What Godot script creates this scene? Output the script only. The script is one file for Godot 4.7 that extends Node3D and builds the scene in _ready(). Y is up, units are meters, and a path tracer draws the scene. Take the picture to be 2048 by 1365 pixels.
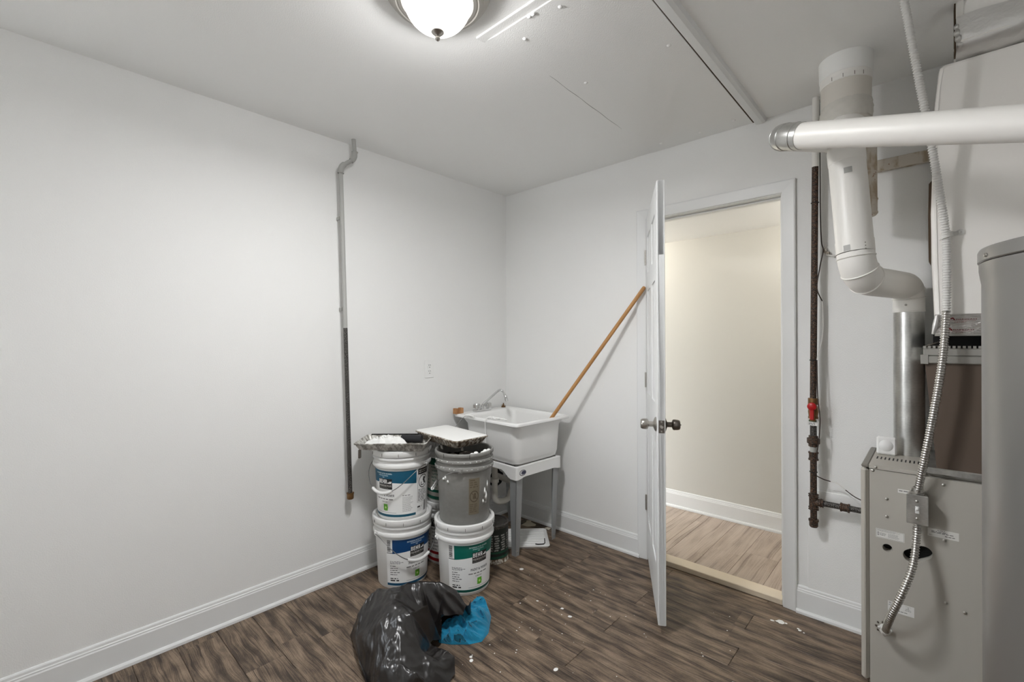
extends Node3D
# A basement utility room: white walls, dark plank floor, laundry sink and paint pails in the
# corner, an open door to a hall, and furnace, ducts and water heater on the right.
# Origin: floor corner of left wall (x = 0) and back wall (z = 0). Metres, y up.

const CEIL := 2.44
var M := {}
var TO_CAM := Vector3(2.428, 1.322, 2.567)
var rng := RandomNumberGenerator.new()

# ------------------------------------------------------------------ mesh collector
class G:
	var v := PackedVector3Array()
	var n := PackedVector3Array()
	var u := PackedVector2Array()

	func tri(a: Vector3, b: Vector3, c: Vector3, na: Vector3, nb: Vector3, nc: Vector3, ua := Vector2.ZERO, ub := Vector2.ZERO, uc := Vector2.ZERO) -> void:
		var x := (b - a).cross(c - a)
		if x.length_squared() < 1e-18:
			return
		if x.dot(na + nb + nc) > 0.0:
			v.append_array([a, c, b]); n.append_array([na, nc, nb]); u.append_array([ua, uc, ub])
		else:
			v.append_array([a, b, c]); n.append_array([na, nb, nc]); u.append_array([ua, ub, uc])

	func flat(a: Vector3, b: Vector3, c: Vector3, toward: Vector3) -> void:
		var x := (b - a).cross(c - a).normalized()
		if x.dot(toward) < 0.0:
			x = -x
		var f := func(p: Vector3) -> Vector2:
			if absf(x.y) > 0.7: return Vector2(p.x, p.z)
			if absf(x.x) > 0.7: return Vector2(p.z, -p.y)
			return Vector2(p.x, -p.y)
		tri(a, b, c, x, x, x, f.call(a), f.call(b), f.call(c))

	func quad(a: Vector3, b: Vector3, c: Vector3, d: Vector3, toward: Vector3) -> void:
		flat(a, b, c, toward); flat(a, c, d, toward)

	# a quad that carries a picture: a top left, b top right, c bottom right, d bottom left
	func sheet(a: Vector3, b: Vector3, c: Vector3, d: Vector3, toward: Vector3) -> void:
		var x := (b - a).cross(c - a).normalized()
		if x.dot(toward) < 0.0: x = -x
		tri(a, b, c, x, x, x, Vector2(0, 0), Vector2(1, 0), Vector2(1, 1))
		tri(a, c, d, x, x, x, Vector2(0, 0), Vector2(1, 1), Vector2(0, 1))

	func box(c: Vector3, s: Vector3, bev := 0.0, bs := Basis()) -> void:
		var h := s * 0.5
		bev = minf(bev, minf(h.x, minf(h.y, h.z)) * 0.9)
		var P := func(p: Vector3) -> Vector3: return c + bs * p
		for ax in 3:
			for sg in [-1.0, 1.0]:
				var b1 := (ax + 1) % 3
				var b2 := (ax + 2) % 3
				var q: Array[Vector3] = []
				for k in [[-1, -1], [1, -1], [1, 1], [-1, 1]]:
					var p := Vector3.ZERO
					p[ax] = sg * h[ax]; p[b1] = k[0] * (h[b1] - bev); p[b2] = k[1] * (h[b2] - bev)
					q.append(P.call(p))
				var t := Vector3.ZERO; t[ax] = sg
				quad(q[0], q[1], q[2], q[3], bs * t)
		if bev <= 0.0: return
		for ax in 3:      # edges that run along ax
			var b1 := (ax + 1) % 3
			var b2 := (ax + 2) % 3
			for s1 in [-1.0, 1.0]:
				for s2 in [-1.0, 1.0]:
					var q: Array[Vector3] = []
					for k in [[-1, 0], [1, 0], [1, 1], [-1, 1]]:
						var p := Vector3.ZERO
						p[ax] = k[0] * (h[ax] - bev)
						p[b1] = s1 * (h[b1] - (bev if k[1] == 1 else 0.0))
						p[b2] = s2 * (h[b2] - (0.0 if k[1] == 1 else bev))
						q.append(P.call(p))
					var t := Vector3.ZERO; t[b1] = s1; t[b2] = s2
					quad(q[0], q[1], q[2], q[3], bs * t)
		for sx in [-1.0, 1.0]:
			for sy in [-1.0, 1.0]:
				for sz in [-1.0, 1.0]:
					var sgn := Vector3(sx, sy, sz)
					var q: Array[Vector3] = []
					for ax in 3:
						var p := sgn * (h - Vector3.ONE * bev)
						p[ax] = sgn[ax] * h[ax]
						q.append(P.call(p))
					flat(q[0], q[1], q[2], bs * sgn)

	func tube(pts: Array, rad, seg := 12, caps := true, vscale := 1.0) -> void:
		var cnt := pts.size()
		var side := Vector3.ZERO
		var rings := []
		var norms := []
		var dirs := []
		var length := 0.0
		var lens := []
		for i in cnt:
			var d: Vector3
			if i == 0: d = pts[1] - pts[0]
			elif i == cnt - 1: d = pts[i] - pts[i - 1]
			else: d = (pts[i + 1] - pts[i]).normalized() + (pts[i] - pts[i - 1]).normalized()
			d = d.normalized()
			if side == Vector3.ZERO:
				side = d.cross(Vector3.UP if absf(d.y) < 0.9 else Vector3.RIGHT).normalized()
			side = (side - d * side.dot(d)).normalized()
			var up := side.cross(d).normalized()
			if i > 0: length += pts[i].distance_to(pts[i - 1])
			lens.append(length)
			var r: float = rad[i] if rad is Array else rad
			var ring := []
			var nn := []
			for k in seg + 1:
				var a := TAU * k / seg
				var o := side * cos(a) + up * sin(a)
				ring.append(pts[i] + o * r); nn.append(o)
			rings.append(ring); norms.append(nn); dirs.append(d)
		if rad is Array:
			for i in cnt:
				var i0 := maxi(i - 1, 0)
				var i1 := mini(i + 1, cnt - 1)
				var run: float = maxf(lens[i1] - lens[i0], 1e-6)
				var slope: float = (rad[i1] - rad[i0]) / run
				for k in seg + 1:
					norms[i][k] = (norms[i][k] - dirs[i] * slope).normalized()
		for i in cnt - 1:
			for k in seg:
				var ua := Vector2(float(k) / seg, lens[i] * vscale)
				var ub := Vector2(float(k + 1) / seg, lens[i] * vscale)
				var uc := Vector2(float(k + 1) / seg, lens[i + 1] * vscale)
				var ud := Vector2(float(k) / seg, lens[i + 1] * vscale)
				tri(rings[i][k], rings[i][k + 1], rings[i + 1][k + 1], norms[i][k], norms[i][k + 1], norms[i + 1][k + 1], ua, ub, uc)
				tri(rings[i][k], rings[i + 1][k + 1], rings[i + 1][k], norms[i][k], norms[i + 1][k + 1], norms[i + 1][k], ua, uc, ud)
		if caps:
			for e in [0, cnt - 1]:
				var t: Vector3 = -dirs[0] if e == 0 else dirs[e]
				for k in seg:
					flat(pts[e], rings[e][k], rings[e][k + 1], t)

	# profile of (radius, height) from the bottom of the outside, round to the inside
	func lathe(prof: Array, seg := 32, xf := Transform3D(), sharp := 40.0) -> void:
		var cnt := prof.size()
		var sn := []
		for i in cnt - 1:
			var d: Vector2 = prof[i + 1] - prof[i]
			sn.append(Vector2(d.y, -d.x).normalized())
		var at := func(i: int, k: int) -> Vector3:
			var a := TAU * k / seg
			return xf * Vector3(sin(a) * prof[i].x, prof[i].y, cos(a) * prof[i].x)
		var no := func(q: Vector2, k: int) -> Vector3:
			var a := TAU * k / seg
			return (xf.basis * Vector3(sin(a) * q.x, q.y, cos(a) * q.x)).normalized()
		var run := 0.0
		for i in cnt - 1:
			var n0: Vector2 = sn[i]
			var n1: Vector2 = sn[i]
			if i > 0 and absf(rad_to_deg(sn[i].angle_to(sn[i - 1]))) < sharp: n0 = (sn[i] + sn[i - 1]).normalized()
			if i < cnt - 2 and absf(rad_to_deg(sn[i].angle_to(sn[i + 1]))) < sharp: n1 = (sn[i] + sn[i + 1]).normalized()
			var nx: float = run + prof[i].distance_to(prof[i + 1])
			for k in seg:
				var a: Vector3 = at.call(i, k)
				var b: Vector3 = at.call(i, k + 1)
				var c: Vector3 = at.call(i + 1, k + 1)
				var d: Vector3 = at.call(i + 1, k)
				var fu := float(k) / seg
				var fv := float(k + 1) / seg
				tri(a, b, c, no.call(n0, k), no.call(n0, k + 1), no.call(n1, k + 1), Vector2(fu, run), Vector2(fv, run), Vector2(fv, nx))
				tri(a, c, d, no.call(n0, k), no.call(n1, k + 1), no.call(n1, k), Vector2(fu, run), Vector2(fv, nx), Vector2(fu, nx))
			run = nx

	# a closed outline in local xy, pushed from z = 0 to z = depth
	func prism(poly: PackedVector2Array, depth: float, xf := Transform3D()) -> void:
		var cnt := poly.size()
		var ix := Geometry2D.triangulate_polygon(poly)
		for z in [0.0, depth]:
			var t := xf.basis * Vector3(0, 0, 1.0 if z == depth else -1.0)
			if depth < 0.0: t = -t
			for i in range(0, ix.size(), 3):
				var p := []
				for k in 3: p.append(xf * Vector3(poly[ix[i + k]].x, poly[ix[i + k]].y, z))
				flat(p[0], p[1], p[2], t)
		var cw := Geometry2D.is_polygon_clockwise(poly)
		for i in cnt:
			var a := poly[i]
			var b := poly[(i + 1) % cnt]
			var o := Vector2(b.y - a.y, -(b.x - a.x)) * (-1.0 if cw else 1.0)
			quad(xf * Vector3(a.x, a.y, 0), xf * Vector3(b.x, b.y, 0), xf * Vector3(b.x, b.y, depth), xf * Vector3(a.x, a.y, depth), xf.basis * Vector3(o.x, o.y, 0))

	# rings of equal point count joined one to the next; `mid` tells which side is outside
	func loft(rings: Array, closed := true, smooth_around := true, sharp := 50.0) -> void:
		var m: int = rings[0].size()
		var cnt := rings.size()
		var fn := []
		var segs := m if closed else m - 1
		for i in cnt - 1:
			var row := []
			for k in segs:
				var k2 := (k + 1) % m
				var x: Vector3 = (rings[i][k2] - rings[i][k]).cross(rings[i + 1][k2] - rings[i][k])
				if x.length_squared() < 1e-16: x = (rings[i + 1][k2] - rings[i][k]).cross(rings[i + 1][k] - rings[i][k])
				row.append(x.normalized())
			fn.append(row)
		var cs := cos(deg_to_rad(sharp))
		var vn := func(i: int, k: int, fi: int, fk: int) -> Vector3:
			var base: Vector3 = fn[fi][fk]
			var sum := base
			for di in [-1, 0]:
				for dk in [-1, 0]:
					var a: int = i + di
					var b: int = k + dk
					if a < 0 or a >= cnt - 1: continue
					if closed: b = (b + m) % m
					elif b < 0 or b >= segs: continue
					if a == fi and b == fk: continue
					if fn[a][b].dot(base) > cs: sum += fn[a][b]
			return sum.normalized()
		for i in cnt - 1:
			for k in segs:
				var k2 := (k + 1) % m
				var a: Vector3 = rings[i][k]
				var b: Vector3 = rings[i][k2]
				var c: Vector3 = rings[i + 1][k2]
				var d: Vector3 = rings[i + 1][k]
				var na: Vector3 = vn.call(i, k, i, k)
				var nb: Vector3 = vn.call(i, k2, i, k)
				var nc: Vector3 = vn.call(i + 1, k2, i, k)
				var nd: Vector3 = vn.call(i + 1, k, i, k)
				var f0 := float(k) / segs
				var f1 := float(k + 1) / segs
				var g0 := float(i) / (cnt - 1)
				var g1 := float(i + 1) / (cnt - 1)
				tri(a, b, c, na, nb, nc, Vector2(f0, g0), Vector2(f1, g0), Vector2(f1, g1))
				tri(a, c, d, na, nc, nd, Vector2(f0, g0), Vector2(f1, g1), Vector2(f0, g1))

	func cap(ring: Array, toward: Vector3) -> void:
		var c := Vector3.ZERO
		for p in ring: c += p
		c /= ring.size()
		for k in ring.size():
			flat(c, ring[k], ring[(k + 1) % ring.size()], toward)

	func ball(c: Vector3, r: Vector3, seg := 10, rows := 6) -> void:
		var prof := []
		for i in rows + 1:
			var a := -PI / 2 + PI * i / rows
			prof.append(Vector2(cos(a), sin(a)))
		lathe(prof, seg, Transform3D(Basis.from_scale(r), c), 80.0)

	func mesh() -> ArrayMesh:
		var a := []
		a.resize(Mesh.ARRAY_MAX)
		a[Mesh.ARRAY_VERTEX] = v; a[Mesh.ARRAY_NORMAL] = n; a[Mesh.ARRAY_TEX_UV] = u
		var m := ArrayMesh.new()
		m.add_surface_from_arrays(Mesh.PRIMITIVE_TRIANGLES, a)
		return m

# ------------------------------------------------------------------ scene helpers
func tag(o: Node, label: String, category: String, group := "", kind := "") -> void:
	if label: o.set_meta("label", label)
	if category: o.set_meta("category", category)
	if group: o.set_meta("group", group)
	if kind: o.set_meta("kind", kind)

func thing(called: String, label: String, category: String, at := Vector3.ZERO, turn := 0.0, group := "") -> Node3D:
	var o := Node3D.new()
	o.name = called
	add_child(o, true)
	o.position = at
	o.rotation.y = turn
	tag(o, label, category, group)
	return o

# a part: geometry in the parent's own space, or in the room's when `world`
func part(called: String, g: G, m: Material, parent: Node3D, world := false) -> MeshInstance3D:
	var o := MeshInstance3D.new()
	o.name = called
	o.mesh = g.mesh()
	o.material_override = m
	o.cast_shadow = GeometryInstance3D.SHADOW_CASTING_SETTING_ON
	parent.add_child(o, true)
	if world: o.position = -parent.position
	return o

func single(called: String, g: G, m: Material, label: String, category: String, group := "", kind := "") -> MeshInstance3D:
	var o := part(called, g, m, self)
	tag(o, label, category, group, kind)
	return o

func mat(c: Color, rough := 0.6, metal := 0.0) -> StandardMaterial3D:
	var m := StandardMaterial3D.new()
	m.albedo_color = c
	m.roughness = rough
	m.metallic = metal
	return m

func c8(r: int, g: int, b: int) -> Color:
	return Color8(r, g, b)

func noise(freq: float, sd: int, oct := 3) -> FastNoiseLite:
	var n := FastNoiseLite.new()
	n.noise_type = FastNoiseLite.TYPE_SIMPLEX_SMOOTH
	n.frequency = freq
	n.seed = sd
	n.fractal_octaves = oct
	return n

func paint_image(w: int, h: int, f: Callable) -> ImageTexture:
	var b := PackedByteArray()
	b.resize(w * h * 3)
	var i := 0
	for y in h:
		for x in w:
			var c: Color = f.call(x, y)
			b[i] = clampi(int(c.r * 255.0), 0, 255); b[i + 1] = clampi(int(c.g * 255.0), 0, 255); b[i + 2] = clampi(int(c.b * 255.0), 0, 255)
			i += 3
	return ImageTexture.create_from_image(Image.create_from_data(w, h, false, Image.FORMAT_RGB8, b))

func tri_world(m: StandardMaterial3D, scale: float) -> void:
	m.uv1_triplanar = true
	m.uv1_world_triplanar = true
	m.uv1_scale = Vector3.ONE * scale

func curve(pts: Array, per := 8) -> Array:
	var out := []
	for i in pts.size() - 1:
		var p0: Vector3 = pts[maxi(i - 1, 0)]
		var p1: Vector3 = pts[i]
		var p2: Vector3 = pts[i + 1]
		var p3: Vector3 = pts[mini(i + 2, pts.size() - 1)]
		for k in per:
			out.append(p1.cubic_interpolate(p2, p0, p3, float(k) / per))
	out.append(pts[-1])
	return out

func even(pts: Array, step: float) -> Array:
	var out := [pts[0]]
	var need := step
	for i in pts.size() - 1:
		var a: Vector3 = pts[i]
		var b: Vector3 = pts[i + 1]
		var l := a.distance_to(b)
		var at := need
		while at <= l:
			out.append(a.lerp(b, at / l))
			at += step
		need = at - l
	return out

func bend(a: Vector3, corner: Vector3, b: Vector3, r: float, n := 10) -> Array:
	# points of an arc that rounds the corner between a and b
	var d0 := (a - corner).normalized()
	var d1 := (b - corner).normalized()
	var out := []
	for i in n + 1:
		var t := float(i) / n
		var p := corner + d0 * r
		var q := corner + d1 * r
		out.append(p.lerp(corner, t).lerp(corner.lerp(q, t), t))
	return out

func xf_dir(at: Vector3, dir: Vector3) -> Transform3D:
	# local y along dir
	var y := dir.normalized()
	var x := y.cross(Vector3.RIGHT if absf(y.x) < 0.8 else Vector3.FORWARD).normalized()
	return Transform3D(Basis(x, y, x.cross(y)), at)

func ring_on(g: G, at: Vector3, dir: Vector3, r: float, bead: float, seg := 28) -> void:
	var p := []
	for i in 9:
		var a := TAU * i / 8.0
		p.append(Vector2(r + cos(a) * bead, sin(a) * bead))
	g.lathe(p, seg, xf_dir(at, dir), 80.0)

func screw(g: G, at: Vector3, out: Vector3, r := 0.005) -> void:
	g.lathe([Vector2(r * 1.25, 0), Vector2(r * 1.25, r * 0.25), Vector2(r, r * 0.35), Vector2(r * 0.9, r * 0.9), Vector2(r * 0.5, r * 1.1), Vector2(0, r * 1.1)], 10, xf_dir(at, out), 30.0)

func facing(at: Vector3) -> float:
	return atan2(TO_CAM.x - at.x, TO_CAM.z - at.z)

# ------------------------------------------------------------------ printing
var font: SystemFont
func write(img: Image, text: String, x: float, y: float, h: float, col: Color, width := 0.0, weight := 700) -> void:
	var tm := TextMesh.new()
	font.font_weight = weight
	tm.font = font
	tm.font_size = 48
	tm.pixel_size = 1.0
	tm.depth = 0.0
	tm.curve_step = 4.0
	tm.text = text
	var a := tm.get_mesh_arrays()
	var vv: PackedVector3Array = a[Mesh.ARRAY_VERTEX]
	var ix: PackedInt32Array = a[Mesh.ARRAY_INDEX]
	if vv.is_empty(): return
	var lo := Vector2(1e9, 1e9)
	var hi := -lo
	for p in vv:
		lo = lo.min(Vector2(p.x, p.y)); hi = hi.max(Vector2(p.x, p.y))
	var s := h / maxf(hi.y - lo.y, 1.0)
	var sx := s if width <= 0.0 else width / maxf(hi.x - lo.x, 1.0)
	var W := img.get_width()
	var H := img.get_height()
	for t in range(0, ix.size(), 3):
		var q := []
		for k in 3:
			var p := vv[ix[t + k]]
			q.append(Vector2(x + (p.x - lo.x) * sx, y + (hi.y - p.y) * s))
		var b0: Vector2 = q[0].min(q[1]).min(q[2]).floor()
		var b1: Vector2 = q[0].max(q[1]).max(q[2]).ceil()
		for py in range(maxi(int(b0.y), 0), mini(int(b1.y) + 1, H)):
			for px in range(maxi(int(b0.x), 0), mini(int(b1.x) + 1, W)):
				if Geometry2D.point_is_inside_triangle(Vector2(px + 0.5, py + 0.5), q[0], q[1], q[2]):
					img.set_pixel(px, py, col)

# rows of print too small to read in the photograph
func fine_print(img: Image, x: int, y: int, w: int, rows: int, pitch: int, thick: int, col: Color) -> void:
	for r in rows:
		var at := x
		var end := x + int(w * rng.randf_range(0.7, 1.0))
		while at < end:
			var l := rng.randi_range(thick * 2, thick * 6)
			img.fill_rect(Rect2i(at, y + r * pitch, mini(l, end - at), thick), col)
			at += l + thick

func disc(img: Image, cx: float, cy: float, rx: float, ry: float, col: Color) -> void:
	for y in range(int(cy - ry), int(cy + ry) + 1):
		for x in range(int(cx - rx), int(cx + rx) + 1):
			if pow((x - cx) / rx, 2) + pow((y - cy) / ry, 2) <= 1.0 and x >= 0 and y >= 0 and x < img.get_width() and y < img.get_height():
				img.set_pixel(x, y, col)

func print_mat(img: Image, rough := 0.45) -> StandardMaterial3D:
	var m := mat(Color.WHITE, rough)
	m.albedo_texture = ImageTexture.create_from_image(img)
	m.texture_repeat = false
	return m

func _ready() -> void:
	rng.seed = 7
	font = SystemFont.new()
	font.font_names = PackedStringArray(["Droid Sans"])
	# ---------------------------------------------------------------- camera, sky, exposure
	var cam := Camera3D.new()
	cam.name = "camera"
	cam.position = Vector3(2.428, 1.322, 2.567)
	cam.rotation_degrees = Vector3(-0.056, 42.706, -0.244)
	cam.fov = 73.69
	cam.near = 0.02
	cam.current = true
	add_child(cam)
	var env := Environment.new()
	# bright overcast sky: it enters only through the window behind the viewer
	var sky_mat := ProceduralSkyMaterial.new()
	sky_mat.sky_top_color = c8(214, 220, 228)
	sky_mat.sky_horizon_color = c8(232, 233, 234)
	sky_mat.ground_horizon_color = c8(196, 194, 190)
	sky_mat.ground_bottom_color = c8(150, 146, 140)
	sky_mat.sky_energy_multiplier = 3.4
	sky_mat.ground_energy_multiplier = 1.7
	var sky := Sky.new()
	sky.sky_material = sky_mat
	env.background_mode = Environment.BG_SKY
	env.sky = sky
	env.tonemap_mode = Environment.TONE_MAPPER_LINEAR
	env.tonemap_exposure = 1.36
	env.sdfgi_enabled = true
	env.ssao_enabled = true
	env.ssil_enabled = true
	var we := WorldEnvironment.new()
	we.name = "world_environment"
	we.environment = env
	add_child(we)
	materials()
	ceiling_lamp(1.72)
	hall_lamp(2.25, 0.27, "small round hall ceiling lamp to the right past the door frame, out of sight")
	hall_lamp(0.55, 0.18, "small round hall ceiling lamp to the left behind the wall, out of sight")
	# ---------------------------------------------------------------- structure
	shell()
	floor_planks()
	doorway()
	hall()
	# ---------------------------------------------------------------- large things
	furnace()
	ducts()
	vents()
	water_heater()
	sink()
	pails()
	trays()
	bag_and_cloth()
	gas_line()
	conduit()
	# ---------------------------------------------------------------- small things
	left_wall_things()
	small_things()

# ------------------------------------------------------------------ materials
func materials() -> void:
	var peel := noise(0.11, 3, 3).get_seamless_image(256, 256)
	var peel_tex := ImageTexture.create_from_image(peel)
	M.wall = mat(c8(238, 238, 236), 0.62)
	M.ceiling = mat(c8(244, 244, 242), 0.75)
	for k in ["wall", "ceiling"]:
		M[k].heightmap_enabled = true
		M[k].heightmap_texture = peel_tex
		M[k].heightmap_scale = 0.05
		tri_world(M[k], 6.0)
	M.trim = mat(c8(232, 233, 232), 0.38)
	M.door = mat(c8(230, 231, 230), 0.36)
	M.white_plastic = mat(c8(236, 236, 234), 0.35)
	M.tub = mat(c8(240, 240, 238), 0.42)
	M.pail = mat(c8(233, 233, 231), 0.35)
	M.hall_wall = mat(c8(208, 206, 199), 0.65)
	M.white_paint = mat(c8(240, 240, 237), 0.5)
	M.pipe_white = mat(c8(238, 236, 231), 0.4)
	M.duct_white = mat(c8(246, 243, 238), 0.45)
	M.nickel = mat(c8(176, 172, 166), 0.32, 1.0)
	M.dark_nickel = mat(c8(120, 114, 108), 0.35, 1.0)
	M.steel_wire = mat(c8(150, 150, 150), 0.35, 1.0)
	M.chrome = mat(c8(215, 215, 215), 0.12, 1.0)
	M.furnace = mat(c8(184, 180, 171), 0.5)
	M.furnace.metallic = 0.1
	M.furnace_dark = mat(c8(134, 131, 124), 0.5, 0.1)
	M.black = mat(c8(12, 12, 12), 0.6)
	M.soot = mat(c8(18, 17, 16), 0.9)
	M.screw = mat(c8(190, 188, 182), 0.3, 1.0)
	M.conduit = mat(c8(196, 194, 190), 0.32, 1.0)
	M.conduit_white = mat(c8(222, 221, 217), 0.45)
	M.leg = mat(c8(158, 160, 160), 0.45, 0.2)
	M.grey_paint = mat(c8(172, 172, 168), 0.5)
	M.notch = mat(c8(92, 90, 86), 0.6)
	M.pvc = mat(c8(222, 218, 208), 0.4)
	M.brass = mat(c8(128, 96, 62), 0.42, 0.8)
	M.red = mat(c8(178, 18, 22), 0.35)
	M.cord = mat(c8(58, 46, 40), 0.6)
	M.cord_white = mat(c8(226, 224, 219), 0.55)
	M.raw_wood = mat(c8(228, 214, 192), 0.6)
	M.brown_gap = mat(c8(74, 58, 42), 0.85)
	# galvanised sheet: mottled, with soft vertical wear
	var gn := noise(0.03, 21, 4)
	var gn2 := noise(0.22, 22, 2)
	var galv := paint_image(128, 256, func(x: int, y: int) -> Color:
		var a := gn.get_noise_2d(x * 2.2, y * 0.35) * 0.5 + 0.5
		var b := gn2.get_noise_2d(x, y) * 0.5 + 0.5
		var t := 0.62 + a * 0.22 + b * 0.08
		return Color(t, t, t * 0.985))
	M.galvanised = mat(Color.WHITE, 0.3, 0.9)
	M.galvanised.albedo_texture = galv
	tri_world(M.galvanised, 2.4)
	M.sheet = mat(c8(168, 166, 160), 0.42, 0.55)
	M.brown_panel = mat(c8(98, 84, 73), 0.55, 0.15)
	# foil tape: crumpled aluminium
	var crumple := noise(0.035, 31, 4)
	crumple.fractal_type = FastNoiseLite.FRACTAL_RIDGED
	M.foil = mat(c8(224, 223, 221), 0.42, 0.75)
	M.foil.heightmap_enabled = true
	M.foil.heightmap_texture = ImageTexture.create_from_image(crumple.get_seamless_image(256, 256))
	M.foil.heightmap_scale = 0.12
	tri_world(M.foil, 3.0)
	# rusty iron pipe with dark scale and drips of white paint
	var rn := noise(0.05, 41, 4)
	var rn2 := noise(0.16, 42, 3)
	var rust := paint_image(192, 192, func(x: int, y: int) -> Color:
		var a := rn.get_noise_2d(x, y) * 0.5 + 0.5
		var b := rn2.get_noise_2d(x, y * 0.6) * 0.5 + 0.5
		var c := Color8(44, 36, 30).lerp(Color8(94, 66, 49), smoothstep(0.35, 0.75, a))
		if b > 0.68: c = c.lerp(Color8(150, 138, 124), 0.8)
		return c)
	M.rust = mat(Color.WHITE, 0.62, 0.3)
	M.rust.albedo_texture = rust
	tri_world(M.rust, 7.0)
	var black_iron := paint_image(192, 192, func(x: int, y: int) -> Color:
		var b := rn2.get_noise_2d(x * 1.6 + 90.0, y * 1.1) * 0.5 + 0.5
		var c := Color8(22, 19, 17)
		if b > 0.66: c = Color8(206, 203, 196)
		elif b > 0.62: c = Color8(90, 84, 78)
		return c)
	M.black_iron = mat(Color.WHITE, 0.5, 0.2)
	M.black_iron.albedo_texture = black_iron
	tri_world(M.black_iron, 8.0)
	# old painted vent with rust coming through
	var old_vent := paint_image(192, 192, func(x: int, y: int) -> Color:
		var a := rn.get_noise_2d(x * 0.5 + 300.0, y * 0.22) * 0.5 + 0.5
		var b := rn2.get_noise_2d(x * 0.30, y * 0.2 + 200.0) * 0.5 + 0.5
		var c := Color8(206, 199, 188)
		c = c.lerp(Color8(172, 156, 132), smoothstep(0.50, 0.75, a))
		c = c.lerp(Color8(126, 84, 52), smoothstep(0.76, 0.86, b) * 0.9)
		return c)
	M.old_vent = mat(Color.WHITE, 0.6)
	M.old_vent.albedo_texture = old_vent
	tri_world(M.old_vent, 4.0)
	# bright tin of the paint tray, dripped with white paint
	var tin := paint_image(192, 192, func(x: int, y: int) -> Color:
		var a := rn.get_noise_2d(x * 0.75 + 70.0, y * 0.30) * 0.5 + 0.5
		var c := Color8(150, 147, 140)
		if a > 0.56: c = Color8(232, 231, 226)
		elif a < 0.34: c = Color8(84, 74, 64)
		return c)
	M.tin = mat(Color.WHITE, 0.38, 0.35)
	M.tin.albedo_texture = tin
	tri_world(M.tin, 5.0)
	var dirty := paint_image(192, 192, func(x: int, y: int) -> Color:
		var a := rn.get_noise_2d(x * 0.6 + 170.0, y * 0.4) * 0.5 + 0.5
		var c := Color8(112, 94, 74)
		if a > 0.55: c = Color8(214, 210, 200)
		elif a < 0.36: c = Color8(52, 42, 34)
		return c)
	M.dirty_tin = mat(Color.WHITE, 0.55, 0.1)
	M.dirty_tin.albedo_texture = dirty
	tri_world(M.dirty_tin, 7.0)
	# pail of grey plastic splashed with paint
	var grey := paint_image(256, 256, func(x: int, y: int) -> Color:
		var b := rn2.get_noise_2d(x * 0.8 + 500.0, y * 0.35) * 0.5 + 0.5
		var a := rn.get_noise_2d(x + 40.0, y + 12.0) * 0.5 + 0.5
		var c := Color8(128, 127, 123).lerp(Color8(142, 141, 137), a)
		if b > 0.86: c = Color8(200, 199, 194)
		return c)
	M.grey_pail = mat(Color.WHITE, 0.42)
	M.grey_pail.albedo_texture = grey
	tri_world(M.grey_pail, 3.2)
	# terry cloth
	var tn := noise(0.35, 51, 2)
	var cl := paint_image(128, 128, func(x: int, y: int) -> Color:
		var a := tn.get_noise_2d(x, y) * 0.5 + 0.5
		return Color8(12, 112, 150).lerp(Color8(36, 150, 186), a))
	M.teal = mat(Color.WHITE, 0.95)
	M.teal.albedo_texture = cl
	M.teal.rim_enabled = true
	M.teal.rim = 0.3
	tri_world(M.teal, 9.0)
	M.bag = mat(c8(27, 24, 23), 0.31)
	M.bag.metallic_specular = 0.6
	M.wood_handle = wood_tex(c8(166, 118, 66), c8(196, 148, 94), 61)
	M.block = wood_tex(c8(150, 100, 58), c8(186, 138, 92), 62)
	tri_world(M.block, 4.0)

func wood_tex(dark: Color, light: Color, sd: int) -> StandardMaterial3D:
	var a := noise(0.05, sd, 3)
	var m := mat(Color.WHITE, 0.5)
	m.albedo_texture = paint_image(64, 256, func(x: int, y: int) -> Color:
		return dark.lerp(light, clampf(a.get_noise_2d(x * 2.2, y * 0.16) * 0.9 + 0.5, 0, 1)))
	return m

func plank_mat(w: int, h: int, sd: int, dark: Color, mid: Color, light: Color, contrast: float, rough: float) -> StandardMaterial3D:
	var a := noise(0.02, sd, 4)
	var f := noise(0.05, sd + 1, 3)
	var t := noise(0.008, sd + 2, 3)
	var k := noise(0.012, sd + 3, 2)
	var grit := noise(0.12, sd + 4, 2)
	var m := mat(Color.WHITE, rough)
	m.albedo_texture = paint_image(w, h, func(x: int, y: int) -> Color:
		var warp := k.get_noise_2d(x * 0.30, y * 0.9) * 22.0
		var streak := a.get_noise_2d(x * 0.024, y * 1.3 + warp * 0.6)
		var fine := f.get_noise_2d(x * 0.055, y * 5.2 + warp * 2.4)
		var broad := t.get_noise_2d(x * 0.55, y * 1.8)
		var thin := a.get_noise_2d(x * 0.016 + 400.0, y * 4.6 + warp * 2.6)
		var s := 0.54 + contrast * (streak * 0.34 + fine * 0.46 + broad * 0.52 + grit.get_noise_2d(x * 0.5, y * 2.0) * 0.14)
		s -= smoothstep(0.22, 0.50, a.get_noise_2d(x * 0.03 + 900.0, y * 0.9 + warp * 0.6)) * 0.18 * contrast
		s -= smoothstep(0.30, 0.46, thin) * 0.30 * contrast
		s = clampf(s, 0.0, 1.0)
		return dark.lerp(mid, s * 2.0) if s < 0.5 else mid.lerp(light, s * 2.0 - 1.0))
	return m

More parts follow.
